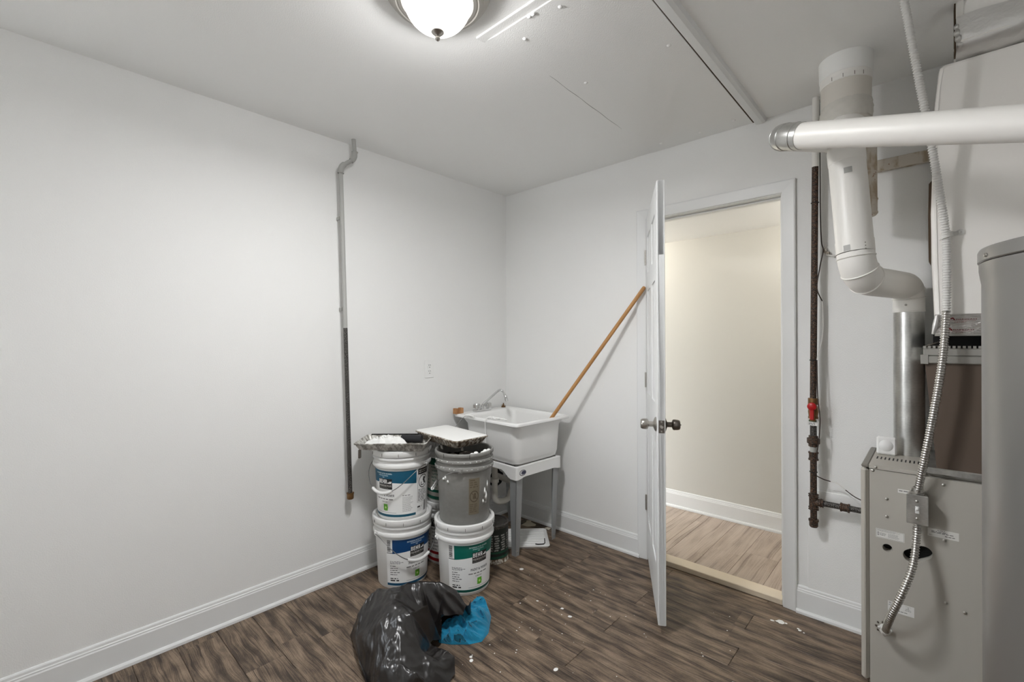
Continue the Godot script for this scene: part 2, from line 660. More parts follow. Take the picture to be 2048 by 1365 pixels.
# ------------------------------------------------------------------ lamps
func ceiling_lamp(energy: float) -> void:
	var at := Vector3(1.275, CEIL, 1.66)
	var t := thing("ceiling_lamp", "round flush ceiling lamp with glowing white glass dome and brushed nickel rings", "lamp", at)
	var g := G.new()
	g.lathe([Vector2(0.0, -0.001), Vector2(0.150, -0.001), Vector2(0.166, -0.003), Vector2(0.168, -0.012), Vector2(0.164, -0.018), Vector2(0.158, -0.020), Vector2(0.157, -0.028), Vector2(0.152, -0.031), Vector2(0.148, -0.032), Vector2(0.147, -0.040), Vector2(0.141, -0.044), Vector2(0.132, -0.047), Vector2(0.128, -0.044), Vector2(0.124, -0.047), Vector2(0.114, -0.047), Vector2(0.110, -0.043), Vector2(0.1085, -0.030), Vector2(0.0, -0.030)], 64, Transform3D(), 35.0)
	part("base_plate", g, M.nickel, t)
	g = G.new()
	var prof := []
	for i in 15:
		var a := PI / 2 * i / 14.0
		prof.append(Vector2(0.107 * cos(a) , -0.036 - 0.098 * sin(a)))
	g.lathe(prof, 64, Transform3D(), 80.0)
	var glass := mat(c8(250, 249, 246), 0.3)
	glass.emission_enabled = true
	glass.emission = c8(255, 252, 246)
	glass.emission_energy_multiplier = 1.6
	part("glass_dome", g, glass, t)
	g = G.new()
	g.lathe([Vector2(0, -0.134), Vector2(0.019, -0.134), Vector2(0.020, -0.137), Vector2(0.014, -0.143), Vector2(0.006, -0.148), Vector2(0.005, -0.150), Vector2(0.008, -0.154), Vector2(0.007, -0.160), Vector2(0.003, -0.164), Vector2(0, -0.165)], 24, Transform3D(), 50.0)
	part("finial", g, M.nickel, t)
	var l := OmniLight3D.new()
	l.name = "lamp_light"
	l.light_energy = energy * 0.105
	l.light_color = c8(253, 253, 254)
	l.light_size = 0.045
	l.omni_range = 12.0
	l.omni_attenuation = 2.0
	l.shadow_enabled = true
	l.position = Vector3(0, -0.082, 0)
	t.add_child(l)
	var dn := AreaLight3D.new()     # the dome is brightest seen from below
	dn.name = "lamp_downlight"
	dn.area_size = Vector2(0.22, 0.22)
	dn.area_normalize_energy = true
	dn.light_energy = energy
	dn.light_color = c8(253, 253, 254)
	dn.area_range = 12.0
	dn.area_attenuation = 2.0
	dn.shadow_enabled = true
	dn.position = Vector3(0, -0.168, 0)
	dn.rotation.x = -PI / 2
	t.add_child(dn)

func hall_lamp(x: float, energy: float, label: String) -> void:
	var at := Vector3(x, 2.087, -0.5)
	var t := thing("hall_lamp", label, "lamp", at)
	var g := G.new()
	g.lathe([Vector2(0, -0.001), Vector2(0.10, -0.001), Vector2(0.10, -0.015), Vector2(0.09, -0.02), Vector2(0, -0.02)], 32)
	part("base_plate", g, M.nickel, t)
	g = G.new()
	var prof := []
	for i in 9:
		var a := PI / 2 * i / 8.0
		prof.append(Vector2(0.088 * cos(a), -0.02 - 0.06 * sin(a)))
	g.lathe(prof, 32, Transform3D(), 80.0)
	var glass := mat(c8(250, 248, 240), 0.3)
	glass.emission_enabled = true
	glass.emission = c8(255, 240, 214)
	glass.emission_energy_multiplier = 1.4
	part("glass_dome", g, glass, t)
	var l := OmniLight3D.new()
	l.name = "hall_light"
	l.light_energy = energy
	l.light_color = c8(255, 249, 239)
	l.light_size = 0.05
	l.omni_range = 8.0
	l.omni_attenuation = 2.0
	l.shadow_enabled = true
	l.position = Vector3(0, -0.05, 0)
	t.add_child(l)

# ------------------------------------------------------------------ room shell
const RX := 3.16
const RZ := 3.75
const WT := 0.115
const DX0 := 1.170
const DX1 := 1.878
const DH := 2.042
func slab(lo: Vector3, hi: Vector3, g: G = null, bev := 0.0) -> G:
	if g == null: g = G.new()
	g.box((lo + hi) * 0.5, hi - lo, bev)
	return g

func structure(called: String, g: G, m: Material, label: String, category: String) -> MeshInstance3D:
	return single(called, g, m, label, category, "", "structure")

func shell() -> void:
	# the left wall runs past the viewer and has a window there, beyond the frame
	var wz0 := 2.78
	var wz1 := 3.66
	var wy0 := 0.95
	var wy1 := 2.15
	var wl := slab(Vector3(-WT, -0.1, -WT), Vector3(0, CEIL + 0.1, wz0))
	slab(Vector3(-WT, -0.1, wz1), Vector3(0, CEIL + 0.1, RZ + WT), wl)
	slab(Vector3(-WT, -0.1, wz0), Vector3(0, wy0, wz1), wl)
	slab(Vector3(-WT, wy1, wz0), Vector3(0, CEIL + 0.1, wz1), wl)
	structure("wall_left", wl, M.wall, "long white wall on the left with the cut-off pipe and outlet", "wall")
	var wn := thing("window_1", "white framed window at the near end of the left wall, outside the frame", "window", Vector3(0, wy0, (wz0 + wz1) * 0.5))
	wn.set_meta("kind", "structure")
	var wf := slab(Vector3(-0.09, wy0, wz0), Vector3(-0.03, wy1, wz0 + 0.045))
	slab(Vector3(-0.09, wy0, wz1 - 0.045), Vector3(-0.03, wy1, wz1), wf)
	slab(Vector3(-0.09, wy0, wz0 + 0.045), Vector3(-0.03, wy0 + 0.045, wz1 - 0.045), wf)
	slab(Vector3(-0.09, wy1 - 0.045, wz0 + 0.045), Vector3(-0.03, wy1, wz1 - 0.045), wf)
	part("window_frame", wf, M.trim, wn, true)
	var pane := mat(Color(0.95, 0.97, 0.97, 0.06), 0.02)
	pane.transparency = BaseMaterial3D.TRANSPARENCY_ALPHA
	part("pane", slab(Vector3(-0.062, wy0 + 0.045, wz0 + 0.045), Vector3(-0.058, wy1 - 0.045, wz1 - 0.045)), pane, wn, true)
	var g := slab(Vector3(0, -0.1, -WT), Vector3(DX0 - 0.018, CEIL + 0.1, 0))
	slab(Vector3(DX1 + 0.018, -0.1, -WT), Vector3(RX, CEIL + 0.1, 0), g)
	slab(Vector3(DX0 - 0.018, DH + 0.018, -WT), Vector3(DX1 + 0.018, CEIL + 0.1, 0), g)
	var wb := structure("wall_back", g, M.wall, "white back wall with the doorway and furnace pipes", "wall")
	g = slab(Vector3(1.986, 0.13, -0.001), Vector3(2.6, 0.606, 0.004), null, 0.002)
	part("wall_patch", g, M.wall, wb)
	structure("wall_right", slab(Vector3(RX, -0.1, -WT), Vector3(RX + WT, CEIL + 0.1, RZ + WT)), M.wall, "white wall to the right behind the water heater, outside the frame", "wall")
	structure("wall_rear", slab(Vector3(0, -0.1, RZ), Vector3(RX, CEIL + 0.1, RZ + WT)), M.wall, "white wall behind the viewer, outside the frame", "wall")
	structure("ceiling", slab(Vector3(-WT, CEIL, -WT), Vector3(RX + WT, CEIL + 0.1, RZ + WT)), M.ceiling, "flat white painted ceiling carrying the round lamp", "ceiling")
	# baseboards with a shoe moulding
	baseboard("baseboard_left", Vector3(0, 0, RZ), Vector3(0, 0, 0.0), Vector3(1, 0, 0), "white baseboard along the foot of the long left wall")
	baseboard("baseboard_back", Vector3(0.02, 0, 0), Vector3(1.118, 0, 0), Vector3(0, 0, 1), "white baseboard on the back wall between sink and door")
	baseboard("baseboard_back", Vector3(1.94, 0, 0), Vector3(RX, 0, 0), Vector3(0, 0, 1), "white baseboard on the back wall between door and furnace")

func baseboard(called: String, a: Vector3, b: Vector3, out: Vector3, label: String, y0 := 0.0) -> void:
	var p := PackedVector2Array([Vector2(0, 0.001), Vector2(0.024, 0.001), Vector2(0.023, 0.012), Vector2(0.018, 0.019), Vector2(0.013, 0.020), Vector2(0.013, 0.104), Vector2(0.0105, 0.109), Vector2(0.0105, 0.114), Vector2(0.008, 0.117), Vector2(0.007, 0.126), Vector2(0.004, 0.131), Vector2(0, 0.132)])
	var g := G.new()
	g.prism(p, a.distance_to(b), Transform3D(Basis(out, Vector3.UP, (b - a).normalized()), a + Vector3(0, y0, 0)))
	structure(called, g, M.trim, label, "baseboard")

func floor_planks() -> void:
	var g := slab(Vector3(-WT, -0.1, -WT), Vector3(RX + WT, -0.006, RZ + WT))
	var f := structure("floor", g, M.soot, "dark brown weathered plank floor of the utility room", "floor")
	var mats := []
	for i in 6:
		mats.append(plank_mat(1024, 164, 100 + i * 10, c8(52, 42, 34), c8(105, 89, 74), c8(149, 130, 110), 1.0, 0.5))
	var L := 0.914
	var W := 0.1485
	var row := 0
	var z := 0.920 - W * 7.0
	var last := -1
	while z < RZ:
		var x := 1.33 - L * 2.0 if row % 2 == 1 else 0.902 - L
		if row % 4 == 2: x -= 0.02
		while x < RX:
			var x0 := maxf(x, 0.0)
			var x1 := minf(x + L, RX)
			var z0 := maxf(z, 0.0)
			var z1 := minf(z + W, RZ)
			if x1 - x0 > 0.02 and z1 - z0 > 0.01:
				var k := rng.randi_range(0, 5)
				if k == last: k = (k + 1) % 6
				last = k
				plank(f, "plank", x0, x1, z0, z1, L, W, mats[k], false, 0.0)
			x += L
		z += W
		row += 1

func plank(parent: Node3D, called: String, x0: float, x1: float, z0: float, z1: float, L: float, W: float, m: Material, along_z: bool, y: float) -> void:
	var g := G.new()
	var gap := 0.0006
	var b := 0.0012
	var lo := Vector3(x0 + gap, y - 0.006, z0 + gap)
	var hi := Vector3(x1 - gap, y, z1 - gap)
	g.box((lo + hi) * 0.5, hi - lo, b)
	var flip := rng.randf() < 0.5
	var off := rng.randf()
	for i in g.v.size():
		var p := g.v[i]
		var q := Vector2((p.z - z0) / L, (p.x - x0) / W) if along_z else Vector2((p.x - x0) / L, (p.z - z0) / W)
		if flip: q = Vector2(-q.x, 1.0 - q.y)
		g.u[i] = q + Vector2(off, 0)
	part(called, g, m, parent)

func doorway() -> void:
	var t := thing("trim_1", "white door casing, jambs and stop around the open doorway", "door frame")
	t.set_meta("kind", "structure")
	var prof := PackedVector2Array([Vector2(0.003, 0), Vector2(0.064, 0), Vector2(0.064, 0.014), Vector2(0.058, 0.0165), Vector2(0.05, 0.0155), Vector2(0.02, 0.0115), Vector2(0.008, 0.0105), Vector2(0.004, 0.0085)])
	# the casing's outline lies in (outwards, forwards); mitred at the head
	var paths := [[Vector3(DX0, 0, 0), Vector3(-1, 0, 0), 0], [Vector3(DX1, 0, 0), Vector3(1, 0, 0), 0]]
	for q in paths:
		var g := G.new()
		var rings := []
		for top in [0, 1]:
			var ring := []
			for p in prof:
				ring.append(q[0] + q[1] * p.x + Vector3(0, (DH + p.x) if top else 0.001, p.y))
			rings.append(ring)
		g.loft(rings, true, false, 10.0)
		for r in rings: g.cap(r, Vector3.DOWN if r == rings[0] else Vector3.UP)
		fix(g, q[0] + q[1] * 0.03 + Vector3(0, 1, 0.006))
		part("casing", g, M.trim, t)
	var g := G.new()
	var rings := []
	for e in [0, 1]:
		var ring := []
		for p in prof:
			ring.append(Vector3(DX1 + p.x if e else DX0 - p.x, DH + p.x, p.y))
		rings.append(ring)
	g.loft(rings, true, false, 10.0)
	fix(g, Vector3((DX0 + DX1) * 0.5, DH + 0.03, 0.006))
	part("casing", g, M.trim, t)
	part("jamb", slab(Vector3(DX0 - 0.018, 0.0, -WT), Vector3(DX0, DH + 0.018, 0.001), null, 0.001), M.trim, t)
	part("jamb", slab(Vector3(DX1, 0.0, -WT), Vector3(DX1 + 0.018, DH + 0.018, 0.001), null, 0.001), M.trim, t)
	part("jamb", slab(Vector3(DX0, DH, -WT), Vector3(DX1, DH + 0.018, 0.001), null, 0.001), M.trim, t)
	part("stop", slab(Vector3(DX0, 0.031, -0.075), Vector3(DX0 + 0.011, DH, -0.038), null, 0.002), M.trim, t)
	part("stop", slab(Vector3(DX1 - 0.011, 0.031, -0.075), Vector3(DX1, DH, -0.038), null, 0.002), M.trim, t)
	part("stop", slab(Vector3(DX0 + 0.011, DH - 0.011, -0.075), Vector3(DX1 - 0.011, DH, -0.038), null, 0.002), M.trim, t)
	g = G.new()
	g.box(Vector3((DX0 + DX1) * 0.5, 0.014, -0.043), Vector3(DX1 - DX0, 0.03, 0.088), 0.003)
	var th := structure("trim_2", g, M.raw_wood, "raw pale wood threshold board in the doorway", "threshold")
	th.name = "trim_2"
	# the door: 60 degrees open into the room, knuckles on the left jamb
	var d := thing("door_1", "white six-panel door standing ajar in the back wall doorway", "door", Vector3(1.172, 0, 0.022), deg_to_rad(-60.0))
	d.set_meta("kind", "structure")
	var w := 0.703
	var y0 := 0.044
	var y1 := 2.036
	g = G.new()
	g.box(Vector3(w * 0.5, (y0 + y1) * 0.5, -0.0175), Vector3(w, y1 - y0, 0.024), 0.0)
	var st := 0.105
	var cols := [[st, w * 0.5 - 0.05], [w * 0.5 + 0.05, w - st]]
	var rows := [[y0 + 0.23, y0 + 0.80], [y0 + 0.98, y0 + 1.56], [y0 + 1.66, y1 - 0.12]]
	# stiles and rails, 35 mm thick
	for x in [[0.0, st], [w * 0.5 - 0.05, w * 0.5 + 0.05], [w - st, w]]:
		slab(Vector3(x[0], y0, -0.035), Vector3(x[1], y1, 0), g, 0.0015)
	for y in [[y0, rows[0][0]], [rows[0][1], rows[1][0]], [rows[1][1], rows[2][0]], [rows[2][1], y1]]:
		for c in cols:
			slab(Vector3(c[0], y[0], -0.035), Vector3(c[1], y[1], 0), g, 0.0)
	part("leaf", g, M.door, d)
	for r in rows:
		for c in cols:
			g = G.new()
			for s in [0, 1]:
				var zf := -0.0005 if s == 0 else -0.0345
				var zb := -0.006 if s == 0 else -0.029
				var o := Vector3(0, 0, 1 if s == 0 else -1)
				var q := [Vector3(c[0] + 0.012, r[0] + 0.012, zb), Vector3(c[1] - 0.012, r[0] + 0.012, zb), Vector3(c[1] - 0.012, r[1] - 0.012, zb), Vector3(c[0] + 0.012, r[1] - 0.012, zb)]
				var p := [Vector3(c[0] + 0.045, r[0] + 0.045, zf), Vector3(c[1] - 0.045, r[0] + 0.045, zf), Vector3(c[1] - 0.045, r[1] - 0.045, zf), Vector3(c[0] + 0.045, r[1] - 0.045, zf)]
				g.quad(p[0], p[1], p[2], p[3], o)
				for k in 4: g.quad(q[k], q[(k + 1) % 4], p[(k + 1) % 4], p[k], o)
			part("panel", g, M.door, d)
	# knob set
	for s in [0, 1]:
		var b := Basis(Vector3.RIGHT, PI / 2) if s == 0 else Basis(Vector3.RIGHT, -PI / 2)
		g = G.new()
		g.lathe([Vector2(0, 0), Vector2(0.033, 0), Vector2(0.033, 0.003), Vector2(0.029, 0.007), Vector2(0.016, 0.012), Vector2(0.012, 0.014), Vector2(0.012, 0.032), Vector2(0.0135, 0.034), Vector2(0.022, 0.037), Vector2(0.0245, 0.042), Vector2(0.0235, 0.060), Vector2(0.021, 0.067), Vector2(0.017, 0.069), Vector2(0.0, 0.069)], 28, Transform3D(b, Vector3(w - 0.062, 0.934, 0.0 if s == 0 else -0.035)), 45.0)
		var k := part("knob", g, M.nickel if s == 0 else M.dark_nickel, d)
		if s == 1:
			g = G.new()
			g.lathe([Vector2(0.003, 0.069), Vector2(0.003, 0.074), Vector2(0, 0.0745)], 10, Transform3D(b, Vector3(w - 0.062, 0.934, -0.035)))
			part("lock_button", g, M.dark_nickel, k)
	g = G.new()
	g.box(Vector3(w + 0.0008, 0.934, -0.0175), Vector3(0.0022, 0.057, 0.0255), 0.001)
	var lp := part("latch_plate", g, M.dark_nickel, d)
	g = G.new()
	g.lathe([Vector2(0.0085, 0), Vector2(0.0085, 0.004), Vector2(0.006, 0.010), Vector2(0, 0.010)], 14, Transform3D(Basis(Vector3(0, 0, 1), -PI / 2), Vector3(w + 0.001, 0.934, -0.0175)))
	for sy in [-1, 1]: screw(g, Vector3(w + 0.002, 0.934 + sy * 0.021, -0.0175), Vector3.RIGHT, 0.0035)
	part("latch_bolt", g, M.nickel, lp)
	for y in [0.35, 1.084, 1.815]:
		g = G.new()
		g.tube([Vector3(-0.001, y - 0.044, 0.004), Vector3(-0.001, y + 0.044, 0.004)], 0.0058, 12)
		for j in 4: ring_on(g, Vector3(-0.001, y - 0.026 + j * 0.0175, 0.004), Vector3.UP, 0.0052, 0.0009, 12)
		slab(Vector3(-0.0005, y - 0.044, -0.03), Vector3(0.0012, y + 0.044, 0.003), g)
		g.box(Vector3(-0.008, y, 0.001), Vector3(0.016, 0.088, 0.002), 0.0, Basis(Vector3.UP, deg_to_rad(60.0)))
		part("hinge", g, M.nickel, d)

# turn every face outwards from a point inside a convex-ish mesh
func fix(g: G, inside: Vector3) -> void:
	for i in range(0, g.v.size(), 3):
		var c := (g.v[i] + g.v[i + 1] + g.v[i + 2]) / 3.0
		if g.n[i].dot(c - inside) < 0.0:
			for k in 3: g.n[i + k] = -g.n[i + k]
			var a := g.v[i + 1]
			g.v[i + 1] = g.v[i + 2]
			g.v[i + 2] = a

func hall() -> void:
	var zf := -0.9
	structure("wall_hall", slab(Vector3(-0.6, -0.1, zf - 0.1), Vector3(4.0, 2.3, zf)), M.hall_wall, "pale beige hall wall seen through the open doorway", "wall")
	structure("wall_hall_end", slab(Vector3(-0.7, -0.1, zf), Vector3(-0.6, 2.3, -WT)), M.hall_wall, "end of the hall to the left, out of sight", "wall")
	structure("wall_hall_end", slab(Vector3(4.0, -0.1, zf), Vector3(4.1, 2.3, -WT)), M.hall_wall, "end of the hall to the right, out of sight", "wall")
	structure("wall_hall_near", slab(Vector3(RX + WT, -0.1, -WT - 0.1), Vector3(4.1, 2.3, -WT)), M.hall_wall, "near side of the hall past the utility room, out of sight", "wall")
	structure("ceiling_hall", slab(Vector3(-0.7, 2.087, zf - 0.1), Vector3(4.1, 2.3, -WT)), M.ceiling, "low white hall ceiling seen at the top of the doorway", "ceiling")
	baseboard("baseboard_hall", Vector3(4.0, 0, zf), Vector3(-0.6, 0, zf), Vector3(0, 0, 1), "white baseboard at the foot of the beige hall wall", 0.02)
	var g := slab(Vector3(-0.7, -0.1, zf - 0.1), Vector3(4.1, 0.013, -WT))
	slab(Vector3(DX0, -0.1, -WT), Vector3(DX1, 0.013, -0.088), g)
	var f := structure("floor_hall", g, M.soot, "light greyish brown plank floor of the hall beyond the door", "floor")
	var mats := []
	for i in 3:
		mats.append(plank_mat(640, 140, 300 + i * 10, c8(134, 117, 104), c8(184, 167, 152), c8(206, 191, 177), 0.6, 0.5))
	var W := 0.18
	var x := 1.585 - W * 12.0
	var k := 0
	while x < 4.0:
		var cut := -0.5 if k % 3 == 2 else -0.087 - 0.9
		if x + W > DX0 and x < DX1:
			plank(f, "plank", maxf(x, DX0), minf(x + W, DX1), zf, -0.0875, 1.2, W, mats[k % 3], true, 0.02)
		if x < DX0:
			plank(f, "plank", x, minf(x + W, DX0), zf, -WT, 1.2, W, mats[k % 3], true, 0.02)
		if x + W > DX1:
			plank(f, "plank", maxf(x, DX1), x + W, zf, -WT, 1.2, W, mats[k % 3], true, 0.02)
		x += W
		k += 1

# ------------------------------------------------------------------ furnace, coil, ducts
func furnace() -> void:
	var t := thing("furnace", "grey sheet metal furnace cabinet standing between wall and water heater", "furnace", Vector3(2.6, 0, 0.2))
	part("body", slab(Vector3(2.249, 0.02, 0.03), Vector3(2.96, 0.843, 0.357)), M.furnace, t, true)
	part("base", slab(Vector3(2.26, 0.0, 0.04), Vector3(2.95, 0.02, 0.38)), M.furnace_dark, t, true)
	# front panel with the round and the slotted opening
	var circle := PackedVector2Array()
	for i in 20: circle.append(Vector2(2.304, 0.550) + Vector2(cos(TAU * i / 20), sin(TAU * i / 20)) * 0.0145)
	var oval := PackedVector2Array()
	var e0 := Vector2(2.371, 0.541)
	var e1 := Vector2(2.404, 0.563)
	var dir := (e1 - e0).angle()
	for i in 12: oval.append(e1 + Vector2.from_angle(dir - PI / 2 + PI * i / 11) * 0.0235)
	for i in 12: oval.append(e0 + Vector2.from_angle(dir + PI / 2 + PI * i / 11) * 0.0235)
	var g := G.new()
	for r in [[0.02, 0.551], [0.551, 0.834]]:
		var rect := PackedVector2Array([Vector2(2.2525, r[0]), Vector2(2.96, r[0]), Vector2(2.96, r[1]), Vector2(2.2525, r[1])])
		var polys := [rect]
		for hole in [circle, oval]:
			var nx := []
			for q in polys: nx.append_array(Geometry2D.clip_polygons(q, hole))
			polys = nx
		for q in polys: g.prism(q, 0.036, Transform3D(Basis(), Vector3(0, 0, 0.359)))
	part("front_panel", g, M.furnace, t, true)
	g = slab(Vector3(2.285, 0.5, 0.3572), Vector3(2.44, 0.6, 0.3582))
	part("burner_opening", g, M.soot, t, true)
	# door on the left end, with rolled edges
	g = slab(Vector3(2.226, 0.03, 0.032), Vector3(2.2505, 0.836, 0.396), null, 0.010)
	part("side_door", g, M.furnace, t, true)
	# vestibule top and its lip
	var tp := PackedVector2Array([Vector2(2.2515, 0.8365), Vector2(2.395, 0.8365), Vector2(2.402, 0.839), Vector2(2.405, 0.846), Vector2(2.405, 0.850), Vector2(2.2515, 0.850)])
	g = G.new()
	g.prism(tp, 0.3715, Transform3D(Basis(), Vector3(0, 0, 0.0265)))
	part("top_cap", g, M.furnace, t, true)
	part("corner_cap", slab(Vector3(2.228, 0.837, 0.030), Vector3(2.2512, 0.849, 0.3975), null, 0.004), M.furnace_dark, t, true)
	for i in 11:
		var o := part("vent_slot", slab(Vector3(2.264 + i * 0.0122, 0.8498, 0.225), Vector3(2.2685 + i * 0.0122, 0.8503, 0.272)), M.black, t, true)
	for q in [[2.263, 0.829], [2.456, 0.815], [2.303, 0.731], [2.303, 0.666], [2.457, 0.623], [2.46, 0.407], [2.507, 0.392]]:
		g = G.new()
		screw(g, Vector3(q[0], q[1], 0.395), Vector3.BACK, 0.0042)
		part("screw", g, M.screw, t, true)
	g = G.new()
	screw(g, Vector3(2.272, 0.843, 0.398), Vector3.BACK, 0.0035)
	part("screw", g, M.screw, t, true)
	for y in [0.760, 0.30]:
		g = G.new()
		screw(g, Vector3(2.226, y, 0.33), Vector3.LEFT, 0.0045)
		part("screw", g, M.furnace_dark, t, true)
	# paper labels
	var im := Image.create(320, 128, false, Image.FORMAT_RGB8)
	im.fill(c8(226, 225, 220))
	im.fill_rect(Rect2i(6, 6, 308, 2), c8(90, 90, 88)); im.fill_rect(Rect2i(6, 120, 308, 2), c8(90, 90, 88))
	im.fill_rect(Rect2i(6, 6, 2, 116), c8(90, 90, 88)); im.fill_rect(Rect2i(312, 6, 2, 116), c8(90, 90, 88))
	fine_print(im, 16, 14, 280, 3, 9, 3, c8(110, 110, 108))
	im.fill_rect(Rect2i(18, 50, 18, 46), c8(70, 70, 70)); im.fill_rect(Rect2i(22, 56, 10, 34), c8(226, 225, 220))
	fine_print(im, 44, 56, 84, 3, 15, 5, c8(60, 60, 60))
	fine_print(im, 140, 48, 150, 7, 9, 3, c8(120, 120, 118))
	sticker(t, "label", im, 2.271, 2.352, 0.616, 0.583, 0.3952)
	im = Image.create(320, 112, false, Image.FORMAT_RGB8)
	im.fill(c8(222, 220, 214))
	fine_print(im, 100, 12, 90, 1, 9, 6, c8(60, 58, 56))
	fine_print(im, 40, 32, 230, 2, 16, 8, c8(70, 68, 66))
	fine_print(im, 180, 78, 120, 1, 10, 8, c8(40, 40, 40))
	fine_print(im, 12, 90, 40, 1, 10, 5, c8(90, 90, 88))
	sticker(t, "label", im, 2.414, 2.493, 0.657, 0.629, 0.3952)
	im = Image.create(384, 190, false, Image.FORMAT_RGB8)
	im.fill(c8(226, 225, 221))
	write(im, "1T", 14, 18, 28, c8(20, 20, 20))
	write(im, "483X", 104, 18, 30, c8(20, 20, 20))
	fine_print(im, 14, 62, 180, 2, 14, 6, c8(70, 70, 70))
	fine_print(im, 90, 142, 250, 1, 12, 9, c8(70, 70, 70))
	im.fill_rect(Rect2i(256, 22, 84, 3), c8(120, 120, 120)); im.fill_rect(Rect2i(256, 82, 84, 3), c8(120, 120, 120))
	write(im, "A", 290, 34, 18, c8(50, 50, 50))
	fine_print(im, 264, 64, 68, 1, 12, 7, c8(70, 70, 70))
	fine_print(im, 250, 96, 100, 1, 12, 6, c8(90, 90, 90))
	sticker(t, "label", im, 2.305, 2.378, 0.358, 0.3205, 0.3952)
	im = Image.create(128, 40, false, Image.FORMAT_RGB8)
	im.fill(c8(226, 225, 221))
	fine_print(im, 12, 14, 100, 1, 12, 9, c8(110, 110, 108))
	sticker(t, "label", im, 2.334, 2.372, 0.776, 0.762, 0.3952)

	# cooling coil cabinet on top of the furnace
	t = thing("coil_cabinet", "dark brown coil cabinet with a grey metal rim standing on top of the furnace", "coil cabinet", Vector3(2.7, 0.845, 0.2))
	g = G.new()
	g.prism(PackedVector2Array([Vector2(2.438, 0.868), Vector2(2.95, 0.868), Vector2(2.95, 1.237), Vector2(2.408, 1.237)]), -0.33, Transform3D(Basis(), Vector3(0, 0, 0.383)))
	part("side_panel", g, M.brown_panel, t, true)
	part("base_flange", slab(Vector3(2.410, 0.845, 0.035), Vector3(2.955, 0.868, 0.389), null, 0.003), M.galvanised, t, true)
	part("rim", slab(Vector3(2.400, 1.235, 0.04), Vector3(2.955, 1.262, 0.394), null, 0.003), M.sheet, t, true)
	part("rim_upper", slab(Vector3(2.404, 1.2625, 0.045), Vector3(2.955, 1.288, 0.390), null, 0.002), M.sheet, t, true)
	part("rim_clip", slab(Vector3(2.397, 1.233, 0.370), Vector3(2.418, 1.266, 0.3965), null, 0.001), M.sheet, t, true)
	g = G.new()
	for i in 44:
		slab(Vector3(2.404 + i * 0.0125, 1.288, 0.386), Vector3(2.4115 + i * 0.0125, 1.297, 0.390), g)
	part("toothed_edge", g, M.sheet, t, true).set_meta("kind", "stuff")
	part("coil", slab(Vector3(2.43, 1.262, 0.05), Vector3(2.95, 1.345, 0.345)), M.soot, t, true)
	g = G.new()
	g.tube([Vector3(2.405, 1.292, 0.37), Vector3(2.45, 1.312, 0.36)], 0.0035, 8)
	g.tube([Vector3(2.42, 1.290, 0.372), Vector3(2.47, 1.304, 0.362)], 0.0028, 8)
	part("tubing", g, M.dark_nickel, t, true)

func sticker(t: Node3D, called: String, im: Image, x0: float, x1: float, y1: float, y0: float, z: float) -> void:
	var g := G.new()
	g.sheet(Vector3(x0, y1, z + 0.0003), Vector3(x1, y1, z + 0.0003), Vector3(x1, y0, z + 0.0003), Vector3(x0, y0, z + 0.0003), Vector3.BACK)
	part(called, g, print_mat(im, 0.5), t, true)

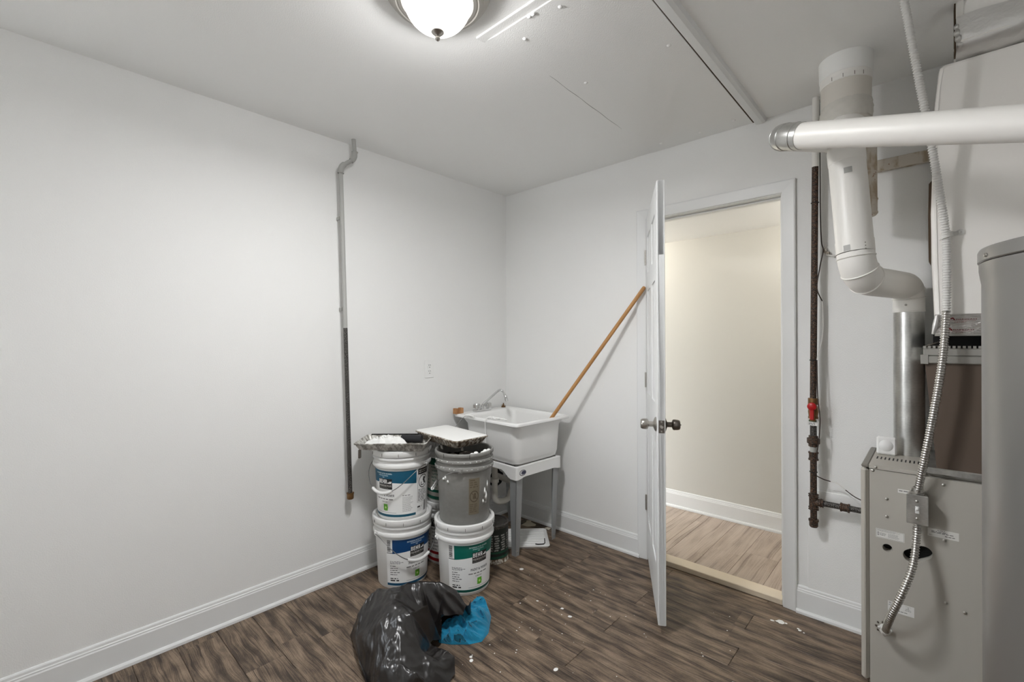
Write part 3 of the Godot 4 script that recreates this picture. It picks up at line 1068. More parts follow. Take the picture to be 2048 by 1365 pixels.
func ducts() -> void:
	var t := thing("supply_plenum", "big white insulated duct box hanging above the furnace coil cabinet", "duct", Vector3(2.7, 1.34, 0.2))
	var g := G.new()
	var rings := []
	var out := [Vector2(2.434, 1.395), Vector2(2.427, 1.60), Vector2(2.425, 1.76), Vector2(2.435, 2.12), Vector2(2.446, 2.245), Vector2(2.450, 2.262), Vector2(2.462, 2.268)]
	for z in [[0.031, 0.0], [0.388, 0.0], [0.397, 0.003], [0.400, 0.010]]:
		var ring := []
		for p in out: ring.append(Vector3(p.x + z[1], p.y - (z[1] if p.y > 2.2 else 0.0), z[0]))
		ring.append(Vector3(2.985, 2.268 - z[1], z[0])); ring.append(Vector3(2.985, 1.395, z[0]))
		rings.append(ring)
	g.loft(rings, true, false, 40.0)
	fix(g, Vector3(2.7, 1.8, 0.2))
	g.cap(rings[3], Vector3.BACK)
	part("box", g, M.duct_white, t, true)
	g = G.new()
	g.tube(curve([Vector3(2.4465, 1.41, 0.4002), Vector3(2.441, 1.62, 0.4002), Vector3(2.439, 1.9, 0.4002), Vector3(2.447, 2.15, 0.4002), Vector3(2.459, 2.255, 0.3995)], 6), 0.0016, 6)
	part("edge_seam", g, M.pipe_white, t, true)
	g = G.new()
	g.prism(PackedVector2Array([Vector2(2.419, 1.60), Vector2(2.4255, 1.585), Vector2(2.426, 1.80), Vector2(2.428, 1.88), Vector2(2.420, 1.87), Vector2(2.418, 1.75)]), 0.05, Transform3D(Basis(), Vector3(0, 0, 0.33)))
	part("torn_edge", g, M.brown_gap, t, true)
	# taped joint at the foot of the box
	var im := Image.create(768, 256, false, Image.FORMAT_RGB8)
	im.fill(c8(196, 193, 190))
	for r in [[30, 0], [168, 20]]:
		for k in 3:
			var x0 := 96 + k * 300 - int(r[1])
			var y0 := int(r[0]) + 36
			var red := c8(126, 34, 38)
			for yy in 34:
				im.fill_rect(Rect2i(x0 + 30 - yy + 4, y0 + yy - 20, 14, 1), red)
				im.fill_rect(Rect2i(x0 + 30 + yy / 2, y0 + yy - 20, 12 if yy > 8 else 6, 1), red)
			write(im, "HARDCAST", x0 + 62, y0 - 2, 15, c8(112, 50, 54), 150.0)
			im.fill_rect(Rect2i(x0 - 6, y0 + 20, 210, 3), c8(150, 84, 78))
			fine_print(im, x0 + 50, y0 + 34, 110, 2, 10, 4, c8(140, 84, 82))
	var fm := print_mat(im, 0.32)
	fm.metallic = 0.75
	fm.heightmap_enabled = true
	fm.heightmap_texture = M.foil.heightmap_texture
	fm.heightmap_scale = 0.25
	fm.texture_repeat = true
	g = G.new()
	var rows := []
	for i in 7:
		var row := []
		for k in 25:
			var x := 2.434 + 0.55 * k / 24.0
			var y := 1.340 + 0.066 * i / 6.0
			var w := sin(k * 1.7 + i * 2.3) * 0.0012 + sin(k * 0.6 - i) * 0.0014
			row.append(Vector3(x, y, 0.4035 + w * (0.0 if i == 6 else 1.0)))
		rows.append(row)
	g.loft(rows, false, true, 80.0)
	for i in g.v.size():
		var p := g.v[i]
		g.u[i] = Vector2((p.x - 2.434) / 0.26, (1.406 - p.y) / 0.066)
		if g.n[i].z < 0.0: g.n[i] = -g.n[i]
	for i in range(0, g.v.size(), 3):
		if (g.v[i + 1] - g.v[i]).cross(g.v[i + 2] - g.v[i]).dot(g.n[i]) > 0.0:
			var a := g.v[i + 1]; g.v[i + 1] = g.v[i + 2]; g.v[i + 2] = a
			var b := g.u[i + 1]; g.u[i + 1] = g.u[i + 2]; g.u[i + 2] = b
	part("foil_tape", g, fm, t, true)
	g = G.new()
	g.tube([Vector3(2.440, 1.402, 0.404), Vector3(2.436, 1.37, 0.405), Vector3(2.430, 1.338, 0.402)], [0.005, 0.008, 0.004], 7)
	part("tape_end", g, M.foil, t, true)
	part("collar", slab(Vector3(2.434, 1.331, 0.05), Vector3(2.985, 1.341, 0.404), null, 0.001), M.sheet, t, true)
	part("collar_core", slab(Vector3(2.445, 1.341, 0.05), Vector3(2.985, 1.396, 0.398)), M.sheet, t, true)
	# the duct above it that runs up to the ceiling
	t = thing("ceiling_duct", "upper duct against the ceiling joined to the white duct box with silver foil tape", "duct", Vector3(2.7, 2.27, 0.25))
	part("box", slab(Vector3(2.493, 2.30, 0.05), Vector3(2.985, CEIL, 0.452), null, 0.006), M.pipe_white, t, true)
	part("corner_strip", slab(Vector3(2.488, 2.385, 0.435), Vector3(2.507, CEIL, 0.4555), null, 0.002), M.pipe_white, t, true)
	part("dark_gap", slab(Vector3(2.484, 2.275, 0.40), Vector3(2.4885, CEIL, 0.446)), M.brown_gap, t, true)
	g = G.new()
	rows = []
	var prof := [Vector2(0.386, 2.2695), Vector2(0.412, 2.276), Vector2(0.436, 2.288), Vector2(0.452, 2.305), Vector2(0.457, 2.33), Vector2(0.4575, 2.36), Vector2(0.456, 2.388)]
	for i in prof.size():
		var row := []
		for k in 31:
			var x := 2.489 + 0.496 * k / 30.0
			var w := sin(k * 0.8 + i * 1.9) * 0.0012 + sin(k * 0.31 - i * 0.7) * 0.0016
			row.append(Vector3(x, prof[i].y + w, prof[i].x + w))
		rows.append(row)
	g.loft(rows, false, true, 80.0)
	fix(g, Vector3(2.7, 2.36, 0.30))
	part("foil_tape", g, M.foil, t, true)
	for q in [[2.491, 2.335, 0.455, 0.011], [2.494, 2.318, 0.452, 0.012], [2.490, 2.355, 0.455, 0.009], [2.498, 2.300, 0.445, 0.010], [2.489, 2.292, 0.43, 0.008]]:
		g = G.new()
		g.ball(Vector3(q[0], q[1], q[2]), Vector3(q[3] * 0.8, q[3] * 1.3, q[3] * 0.6), 7, 5)
		part("tape_crumple", g, M.foil, t, true)

# ------------------------------------------------------------------ vents
func vents() -> void:
	var c := Vector3(2.175, 0, 0.315)
	var t := thing("flue_stack", "wide cream flue stack rising through the ceiling with a wrapped tape band", "vent pipe", Vector3(2.175, 1.8, 0.315))
	var xf := Transform3D(Basis(), c)
	var g := G.new()
	g.lathe([Vector2(0.0855, 2.366), Vector2(0.0885, 2.370), Vector2(0.089, 2.40), Vector2(0.090, CEIL)], 48, xf)
	part("ceiling_collar", g, M.white_paint, t, true)
	g = G.new()
	g.lathe([Vector2(0.0835, 2.334), Vector2(0.0855, 2.336), Vector2(0.0858, 2.350), Vector2(0.0850, 2.352), Vector2(0.0856, 2.354), Vector2(0.0856, 2.367)], 48, xf)
	part("storm_band", g, M.pipe_white, t, true)
	for a in [-0.62, -0.18, 0.25, 0.62]:
		g = G.new()
		var d := Vector3(sin(a + 0.2), 0, cos(a + 0.2))
		g.box(c + d * 0.0855 + Vector3(0, 2.345, 0), Vector3(0.0015, 0.014, 0.0015), 0.0)
		part("band_slot", g, M.brown_gap, t, true)
	g = G.new()
	g.lathe([Vector2(0.0815, 2.10), Vector2(0.0822, 2.25), Vector2(0.0835, 2.335)], 48, xf)
	part("pipe", g, mat(c8(214, 209, 200), 0.45), t, true)
	g = G.new()
	var rings := []
	for i in 9:
		var ring := []
		for k in 64:
			var a := TAU * k / 64.0
			var y := 2.183 + 0.073 * i / 8.0
			var r := 0.0835 + 0.004 * sin(PI * i / 8.0) + 0.0014 * sin(k * 1.9 + i * 1.3) + 0.001 * sin(k * 0.7 - i * 2.1)
			ring.append(c + Vector3(sin(a) * r, y + 0.006 * sin(a + 0.6), cos(a) * r))
		rings.append(ring)
	g.loft(rings, true, true, 80.0)
	fix(g, c + Vector3(0, 2.22, 0))
	part("tape_wrap", g, mat(c8(205, 202, 194), 0.5), t, true)
	g = G.new()
	g.lathe([Vector2(0.0, 2.098), Vector2(0.076, 2.098), Vector2(0.0822, 2.102), Vector2(0.0822, 2.11)], 40, xf)
	part("bottom_cap", g, M.pipe_white, t, true)
	# short rusted leg that ends in a cap
	g = G.new()
	var rc := Vector3(2.222, 0, 0.215)
	g.lathe([Vector2(0.0, 1.822), Vector2(0.040, 1.824), Vector2(0.047, 1.832), Vector2(0.0475, 1.836), Vector2(0.0455, 1.84), Vector2(0.0455, 1.885), Vector2(0.0475, 1.887), Vector2(0.0475, 1.891), Vector2(0.0450, 1.893), Vector2(0.0445, 2.16)], 32, Transform3D(Basis(), rc))
	part("capped_leg", g, M.old_vent, t, true)
	g = G.new()
	g.box(rc + Vector3(0.013, 1.820, 0.036), Vector3(0.036, 0.006, 0.014), 0.002)
	part("rust_flake", g, mat(c8(116, 44, 26), 0.8), t, true)

	# furnace flue: bare riser, elbow, offset, painted riser
	t = thing("furnace_flue", "furnace flue rising bare from the cabinet then bending back and up, painted cream", "vent pipe", Vector3(2.357, 0.85, 0.095))
	g = G.new()
	g.tube([Vector3(2.357, 0.8501, 0.095), Vector3(2.357, 1.43, 0.095)], 0.0495, 40, false)
	part("bare_riser", g, M.galvanised, t, true)
	g = G.new()
	g.tube([Vector3(2.357, 1.4302, 0.095), Vector3(2.357, 1.436, 0.095), Vector3(2.357, 1.488, 0.095)], [0.0515, 0.0515, 0.0510], 40, false)
	ring_on(g, Vector3(2.357, 1.436, 0.095), Vector3.UP, 0.0512, 0.0012)
	part("sleeve", g, M.pipe_white, t, true)
	var p0 := Vector3(2.357, 1.488, 0.095)
	var k0 := Vector3(2.357, 1.536, 0.100)
	var k1 := Vector3(2.224, 1.545, 0.440)
	var p3 := Vector3(2.181, 2.105, 0.405)
	var top := Vector3(2.178, 2.14, 0.35)
	var a1 := bend(p0, k0, k1, 0.047, 8)
	var a2 := bend(k0, k1, p3, 0.10, 12)
	var pts := a1.duplicate()
	pts.append_array([k0.lerp(k1, 0.4), k0.lerp(k1, 0.6)])
	var n_mid := pts.size()
	pts.append_array(a2.slice(0, 4))
	var rad := []
	for i in pts.size(): rad.append(lerpf(0.0508, 0.0570, float(i) / (pts.size() - 1)))
	g = G.new()
	g.tube(pts, rad, 40, false)
	part("offset", g, M.pipe_white, t, true)
	for i in [0, 3, 6]:
		g = G.new()
		var d: Vector3 = (a1[i + 1] - a1[maxi(i - 1, 0)]).normalized()
		ring_on(g, a1[i], d.lerp(Vector3.UP, 0.15 * i / 3.0), 0.0512, 0.0030)
		part("elbow_bead", g, M.pipe_white, t, true)
	g = G.new()
	var lower := a2.slice(3, 13)
	g.tube(lower, 0.0590, 40, false)
	part("elbow", g, M.pipe_white, t, true)
	for i in [3, 7, 11]:
		g = G.new()
		var d: Vector3 = (a2[i + 1] - a2[i - 1]).normalized()
		ring_on(g, a2[i], d, 0.0592, 0.0030)
		part("elbow_bead", g, M.pipe_white, t, true)
	g = G.new()
	g.tube([a2[12], k1.lerp(p3, 0.26), k1.lerp(p3, 0.262), k1.lerp(p3, 0.80)], [0.0600, 0.0605, 0.0590, 0.0590], 40, false)
	part("painted_riser", g, M.pipe_white, t, true)
	g = G.new()
	g.tube([k1.lerp(p3, 0.80), k1.lerp(p3, 0.805), k1.lerp(p3, 0.90), k1.lerp(p3, 0.905), p3, top], [0.0592, 0.0606, 0.0608, 0.0592, 0.0590, 0.072], 40, true)
	part("draft_sleeve", g, M.pipe_white, t, true)
	var along := (p3 - k1).normalized()
	for q in [[0.72, 0.02, 0.025, 0.022], [0.20, -0.40, 0.022, 0.022]]:
		g = G.new()
		var at := k1.lerp(p3, q[0])
		var toc := (TO_CAM - at)
		toc = (toc - along * toc.dot(along)).normalized()
		var sd := along.cross(toc).normalized()
		var rows := []
		for i in 2:
			var row := []
			for k in 7:
				var a: float = q[1] + (k / 6.0 - 0.5) * q[2] / 0.06
				row.append(at + along * (i - 0.5) * q[3] + (toc * cos(a) + sd * sin(a)) * 0.0607)
			rows.append(row)
		g.loft(rows, false, true, 80.0)
		fix(g, at)
		part("sticker", g, M.grey_paint, t, true)
	for q in [[0.13, 0.55], [0.15, 0.55], [0.17, 0.55]]:
		g = G.new()
		var at := k1.lerp(p3, q[0] + 0.05)
		var toc := (TO_CAM - at)
		toc = (toc - along * toc.dot(along)).normalized()
		var sd := along.cross(toc).normalized()
		screw(g, at + (toc * cos(q[1]) + sd * sin(q[1])) * 0.0598, toc * cos(q[1]) + sd * sin(q[1]), 0.0018)
		part("rivet", g, M.nickel, t, true)
	g = G.new()
	screw(g, Vector3(2.350, 1.459, 0.146), Vector3.BACK, 0.0035)
	part("screw", g, M.nickel, t, true)

	# water heater vent
	t = thing("heater_vent", "long white vent pipe sloping up across the room from the water heater", "vent pipe", Vector3(2.755, 1.52, 1.15))
	var w0 := Vector3(2.755, 1.722, 1.157)
	var w1 := Vector3(2.052, 1.993, 0.857)
	var w2 := Vector3(2.118, 2.105, 0.405)
	var wd := (w0 - w1).normalized()
	g = G.new()
	g.tube([w1 + wd * 0.085, w1 + wd * 0.089, w0], [0.0405, 0.0395, 0.0395], 40, false)
	part("run", g, M.pipe_white, t, true)
	g = G.new()
	g.tube([Vector3(2.755, 1.52, 1.15), Vector3(2.755, 1.60, 1.152)] + bend(Vector3(2.755, 1.60, 1.152), w0, w1, 0.09, 8), 0.0405, 32, false)
	part("riser", g, M.galvanised, t, true)
	var arc := bend(w0, w1, w2, 0.07, 10)
	g = G.new()
	g.tube([w1 + wd * 0.088] + arc, 0.0412, 40, true)
	part("elbow", g, M.galvanised, t, true)
	for i in [0, 3, 6, 9]:
		g = G.new()
		var d: Vector3 = (arc[mini(i + 1, 10)] - arc[maxi(i - 1, 0)]).normalized()
		ring_on(g, arc[i], d, 0.0412, 0.0018)
		part("elbow_bead", g, M.galvanised, t, true)
	g = G.new()
	var d2 := (w2 - w1).normalized()
	g.tube([arc[10], arc[10] + d2 * 0.06, w2], 0.0418, 32, false)
	part("return_pipe", g, M.pipe_white, t, true)

	# painted board on the wall by the stack
	g = slab(Vector3(2.24, 2.053, 0.0), Vector3(2.424, 2.103, 0.022), null, 0.002)
	single("wall_board", g, M.old_vent, "short stained board screwed to the back wall beside the rusty capped leg", "board")

func water_heater() -> void:
	var t := thing("water_heater", "tall grey cylindrical water heater at the right edge with a rounded cap", "water heater", Vector3(2.75, 0, 1.15))
	var body := mat(c8(136, 134, 131), 0.30, 0.5)
	var g := G.new()
	g.lathe([Vector2(0.0, 0.05), Vector2(0.235, 0.05), Vector2(0.240, 0.06), Vector2(0.2435, 0.07), Vector2(0.2435, 1.440), Vector2(0.2455, 1.452), Vector2(0.2475, 1.468), Vector2(0.2475, 1.482)], 96, Transform3D(), 30.0)
	part("jacket", g, body, t)
	g = G.new()
	g.lathe([Vector2(0.2465, 1.4835), Vector2(0.2495, 1.486), Vector2(0.2495, 1.506), Vector2(0.247, 1.512), Vector2(0.240, 1.514), Vector2(0.232, 1.508), Vector2(0.0, 1.514)], 96, Transform3D(), 40.0)
	part("top_cap", g, body, t)
	for a in [-0.95, 0.65, 2.2]:
		g = G.new()
		var d := Vector3(sin(a - 0.35), 0, cos(a - 0.35))
		screw(g, d * 0.2495 + Vector3(0, 1.494, 0), d, 0.0035)
		part("screw", g, M.screw, t)
	for k in 3:
		g = G.new()
		var a := TAU * k / 3.0
		g.tube([Vector3(sin(a) * 0.19, 0.0, cos(a) * 0.19), Vector3(sin(a) * 0.19, 0.052, cos(a) * 0.19)], 0.016, 12)
		part("leg", g, M.furnace_dark, t)
	g = G.new()
	g.lathe([Vector2(0.075, 1.512), Vector2(0.075, 1.53), Vector2(0.045, 1.575), Vector2(0.043, 1.58)], 32)
	part("draft_hood", g, M.galvanised, t)

# ------------------------------------------------------------------ laundry sink
func rrect(cx: float, cz: float, hx: float, hz: float, r: float, y: float, n := 6) -> Array:
	var out := []
	for q in [[1, 1, 0.0], [-1, 1, 0.5], [-1, -1, 1.0], [1, -1, 1.5]]:
		for i in n + 1:
			var a: float = PI * q[2] + PI / 2 * i / n
			out.append(Vector3(cx + q[0] * (hx - r) + cos(a) * r, y, cz + q[1] * (hz - r) + sin(a) * r))
	return out

func sink() -> void:
	var t := thing("laundry_sink", "white plastic laundry tub on grey metal legs in the room corner", "sink", Vector3(0.339, 0, 0.316), deg_to_rad(-3.0))
	var hx := 0.306
	var hz := 0.255
	var rings := []
	var ix := 0.035      # the bowl sits away from the tap deck
	rings.append(rrect(ix, 0, 0.02, 0.02, 0.015, 0.566))
	rings.append(rrect(ix, 0, 0.170, 0.165, 0.05, 0.568))
	rings.append(rrect(ix, 0, 0.195, 0.190, 0.05, 0.585))
	rings.append(rrect(ix, 0, 0.205, 0.200, 0.045, 0.62))
	rings.append(rrect(ix, 0, 0.230, 0.215, 0.035, 0.800))
	rings.append(rrect(ix, 0, 0.236, 0.220, 0.035, 0.818))
	rings.append(rrect(ix, 0, 0.243, 0.226, 0.035, 0.824))
	rings.append(rrect(0, 0, hx - 0.006, hz - 0.006, 0.024, 0.826))
	rings.append(rrect(0, 0, hx - 0.002, hz - 0.002, 0.027, 0.824))
	rings.append(rrect(0, 0, hx, hz, 0.028, 0.819))
	rings.append(rrect(0, 0, hx, hz, 0.028, 0.809))
	rings.append(rrect(0, 0, hx - 0.005, hz - 0.005, 0.026, 0.806))
	rings.append(rrect(0.012, 0, hx - 0.040, hz - 0.028, 0.045, 0.799))
	rings.append(rrect(0.016, 0, hx - 0.052, hz - 0.036, 0.065, 0.77))
	rings.append(rrect(0.018, 0, hx - 0.058, hz - 0.040, 0.060, 0.73))
	rings.append(rrect(0.020, 0, hx - 0.070, hz - 0.050, 0.050, 0.600))
	rings.append(rrect(0.020, 0, hx - 0.080, hz - 0.060, 0.045, 0.566))
	rings.append(rrect(0.020, 0, hx - 0.105, hz - 0.085, 0.04, 0.552))
	rings.append(rrect(0.020, 0, 0.03, 0.03, 0.02, 0.550))
	var g := G.new()
	g.loft(rings, true, true, 50.0)
	orient_loft(g)
	g.cap(rings[0], Vector3.UP)
	g.cap(rings[-1], Vector3.DOWN)
	part("tub", g, M.tub, t)
	# moulded skirt that takes the legs
	var sx := hx - 0.062
	var sz := hz - 0.045
	var cx := 0.016
	var out := []
	var top := rrect(cx, 0, sx, sz, 0.012, 0.548, 3)
	var m := 48
	var path := []
	for k in m:
		var f := float(k) / m * top.size()
		var i := int(f)
		path.append(top[i % top.size()].lerp(top[(i + 1) % top.size()], f - i))
	# finer path along straight sides
	path = []
	for i in top.size():
		var a: Vector3 = top[i]
		var b: Vector3 = top[(i + 1) % top.size()]
		var n := maxi(1, int(a.distance_to(b) / 0.02))
		for k in n: path.append(a.lerp(b, float(k) / n))
	var r0 := []
	var r1 := []
	var r2 := []
	var r3 := []
	for p in path:
		var fx := absf(p.x - cx) / sx
		var fz := absf(p.z) / sz
		var drop := 0.072
		if fz > 0.97: drop = lerpf(0.028, 0.072, smoothstep(0.45, 0.80, fx))
		else: drop = lerpf(0.060, 0.072, smoothstep(0.6, 0.95, fz))
		var inn := Vector3(cx + (p.x - cx) * (1.0 - 0.006 / sx), p.y, p.z * (1.0 - 0.006 / sz))
		r0.append(Vector3(cx + (inn.x - cx) * 0.93, 0.553, inn.z * 0.93))
		r1.append(p + Vector3(0, 0.004, 0))
		r2.append(p - Vector3(0, drop, 0))
		r3.append(inn - Vector3(0, drop, 0))
	var r4 := []
	for i in path.size(): r4.append(Vector3(r3[i].x, 0.545, r3[i].z))
	g = G.new()
	g.loft([r0, r1, r2, r3, r4], true, true, 40.0)
	orient_loft(g)
	part("skirt", g, M.tub, t)
	# angle-iron legs, tapered towards the foot
	for q in [[1, 1], [-1, 1], [1, -1], [-1, -1]]:
		g = G.new()
		var ct := Vector3(cx + q[0] * (sx - 0.010), 0.53, q[1] * (sz - 0.010))
		var cb := Vector3(cx + q[0] * (sx - 0.034), 0.0, q[1] * (sz - 0.022))
		var yk := 0.06
		for s in [0, 1]:
			var ax := Vector3(-q[0], 0, 0) if s == 0 else Vector3(0, 0, -q[1])
			var th := Vector3(0, 0, -q[1]) if s == 0 else Vector3(-q[0], 0, 0)
			var wt := 0.056
			var wb := 0.032
			var cm := cb.lerp(ct, 0.55)
			var ringsl := []
			for e in [[cb, wb], [cm, lerpf(wb, wt, 0.7)], [ct, wt]]:
				var c: Vector3 = e[0]
				ringsl.append([c, c + ax * e[1], c + ax * e[1] + th * 0.003, c + th * 0.003])
			g.loft(ringsl, true, false, 10.0)
			g.cap(ringsl[0], Vector3.DOWN)
		var inside := cb.lerp(ct, 0.5)
		orient_loft(g)
		var leg := part("leg", g, M.leg, t)
		g = G.new()
		screw(g, cb + Vector3(0.001 * q[0], 0.03, -q[1] * 0.016), Vector3(q[0], 0, 0), 0.0045)
		part("bolt", g, M.screw, leg)
	# oval badge
	var im := Image.create(160, 100, false, Image.FORMAT_RGB8)
	im.fill(c8(232, 232, 229))
	disc(im, 80, 50, 76, 46, c8(24, 26, 48))
	disc(im, 80, 50, 66, 37, c8(226, 226, 226))
	disc(im, 96, 50, 50, 30, c8(60, 62, 84))
	write(im, "MUSTEE", 26, 37, 27, c8(24, 26, 48), 108.0)
	write(im, "MU", 28, 35, 27, c8(238, 238, 240), 32.0)
	g = G.new()
	var xb := cx + sx + 0.0006
	var o := [Vector3(xb, 0.535, sz - 0.025), Vector3(xb, 0.535, sz - 0.085), Vector3(xb, 0.495, sz - 0.085), Vector3(xb, 0.495, sz - 0.025)]
	var pr := []
	for i in 24:
		var a := TAU * i / 24.0
		pr.append(Vector2(cos(a), sin(a)))
	for i in 24:
		var p: Vector2 = pr[i]
		var q: Vector2 = pr[(i + 1) % 24]
		var mid := Vector3(xb, 0.515, sz - 0.055)
		g.tri(mid, mid + Vector3(0, p.y * 0.018, -p.x * 0.029), mid + Vector3(0, q.y * 0.018, -q.x * 0.029), Vector3.RIGHT, Vector3.RIGHT, Vector3.RIGHT, Vector2(0.5, 0.5), Vector2(0.5 + p.x * 0.48, 0.5 - p.y * 0.46), Vector2(0.5 + q.x * 0.48, 0.5 - q.y * 0.46))
	part("badge", g, print_mat(im, 0.4), t)
	# drain
	g = G.new()
	g.lathe([Vector2(0, 0.5685), Vector2(0.022, 0.5685), Vector2(0.026, 0.5695), Vector2(0.0265, 0.5675)], 20, Transform3D(Basis(), Vector3(ix, 0, 0)))
	part("drain", g, M.chrome, t)

	# waste pipe under it
	var w := thing("waste_pipe", "cream plastic drain trap bending under the laundry tub towards the wall", "drain pipe", Vector3(0.2, 0.2, 0.32))
	g = G.new()
	var tp := [Vector3(0.20, 0.555, 0.335), Vector3(0.20, 0.42, 0.335), Vector3(0.20, 0.30, 0.335)]
	tp.append_array(bend(Vector3(0.20, 0.30, 0.335), Vector3(0.20, 0.20, 0.335), Vector3(0.225, 0.20, 0.255), 0.05, 8))
	tp.append_array(bend(Vector3(0.20, 0.20, 0.335), Vector3(0.235, 0.20, 0.225), Vector3(0.24, 0.30, 0.21), 0.05, 8))
	tp.append_array(bend(Vector3(0.24, 0.24, 0.21), Vector3(0.24, 0.31, 0.19), Vector3(0.1, 0.31, 0.14), 0.04, 8))
	tp.append(Vector3(0.0, 0.31, 0.13))
	g.tube(tp, 0.0205, 20)
	part("trap", g, M.pvc, w, true)
	g = G.new()
	g.lathe([Vector2(0.0215, -0.018), Vector2(0.028, -0.018), Vector2(0.029, 0.0), Vector2(0.028, 0.012), Vector2(0.0215, 0.012)], 20, Transform3D(Basis(), Vector3(0.20, 0.36, 0.335)))
	part("slip_nut", g, M.pvc, w, true)
	# dark hole in the wall round the pipe
	g = G.new()
	var hole := PackedVector2Array()
	for i in 14:
		var a := TAU * i / 14.0
		hole.append(Vector2(cos(a) * 0.075 * (1.0 + 0.15 * sin(i * 2.7)), sin(a) * 0.065 * (1.0 + 0.12 * cos(i * 1.9))))
	g.prism(hole, 0.003, Transform3D(Basis(Vector3(0, 0, -1), Vector3.UP, Vector3.RIGHT), Vector3(0.0, 0.28, 0.12)))
	single("wall_hole", g, M.soot, "ragged dark hole in the left wall below the tub around the drain", "hole")

	# tap on the deck
	var f := thing("sink_tap", "small chrome two-handled faucet with a bent spout on the tub deck", "faucet", Vector3(0.088, 0.826, 0.345), deg_to_rad(-3.0))
	g = G.new()
	g.box(Vector3(0, 0.009, 0), Vector3(0.042, 0.018, 0.150), 0.006)
	part("base", g, M.chrome, f)
	for s in [-1, 1]:
		g = G.new()
		g.lathe([Vector2(0.010, 0.018), Vector2(0.010, 0.024), Vector2(0.022, 0.026), Vector2(0.0225, 0.050), Vector2(0.020, 0.056), Vector2(0.0, 0.057)], 14, Transform3D(Basis(), Vector3(0, 0, s * 0.051)), 20.0)
		for k in 6:
			var a := TAU * k / 6.0
			g.tube([Vector3(cos(a) * 0.0215, 0.027, s * 0.051 + sin(a) * 0.0215), Vector3(cos(a) * 0.0215, 0.05, s * 0.051 + sin(a) * 0.0215)], 0.0045, 8)
		part("handle", g, M.chrome, f)
	g = G.new()
	var sp := curve([Vector3(0, 0.018, 0), Vector3(0.006, 0.045, -0.003), Vector3(0.045, 0.085, -0.025), Vector3(0.100, 0.140, -0.055), Vector3(0.125, 0.150, -0.066), Vector3(0.143, 0.130, -0.078), Vector3(0.150, 0.105, -0.083)], 6)
	var rr := []
	for i in sp.size(): rr.append(lerpf(0.0115, 0.0085, clampf(float(i) / 10.0, 0, 1)))
	g.tube(sp, rr, 16)
	part("spout", g, M.chrome, f)
	g = G.new()
	g.lathe([Vector2(0.0, -0.004), Vector2(0.011, -0.004), Vector2(0.0115, 0.016), Vector2(0.008, 0.02), Vector2(0.011, 0.022), Vector2(0.010, 0.032), Vector2(0.008, 0.036)], 16, xf_dir(Vector3(0.158, 0.078, -0.088), Vector3(-0.2, 1, 0.1)))
	part("aerator", g, M.chrome, f)

# turn a loft outside out when its volume says that it faces inwards
func orient_loft(g: G) -> void:
	var c := Vector3.ZERO
	for p in g.v: c += p
	c /= g.v.size()
	var vol := 0.0
	for i in range(0, g.v.size(), 3):
		vol += (g.v[i] - c).dot((g.v[i + 1] - c).cross(g.v[i + 2] - c))
	if vol > 0.0:
		for i in range(0, g.v.size(), 3):
			var a := g.v[i + 1]; g.v[i + 1] = g.v[i + 2]; g.v[i + 2] = a
			var b := g.n[i + 1]; g.n[i + 1] = g.n[i + 2]; g.n[i + 2] = b
			var d := g.u[i + 1]; g.u[i + 1] = g.u[i + 2]; g.u[i + 2] = d
		for i in g.n.size(): g.n[i] = -g.n[i]

# ------------------------------------------------------------------ paint pails
const PAIL_H := 0.373
func pail_r(y: float) -> float:
	return lerpf(0.1325, 0.146, clampf(y / 0.272, 0, 1))

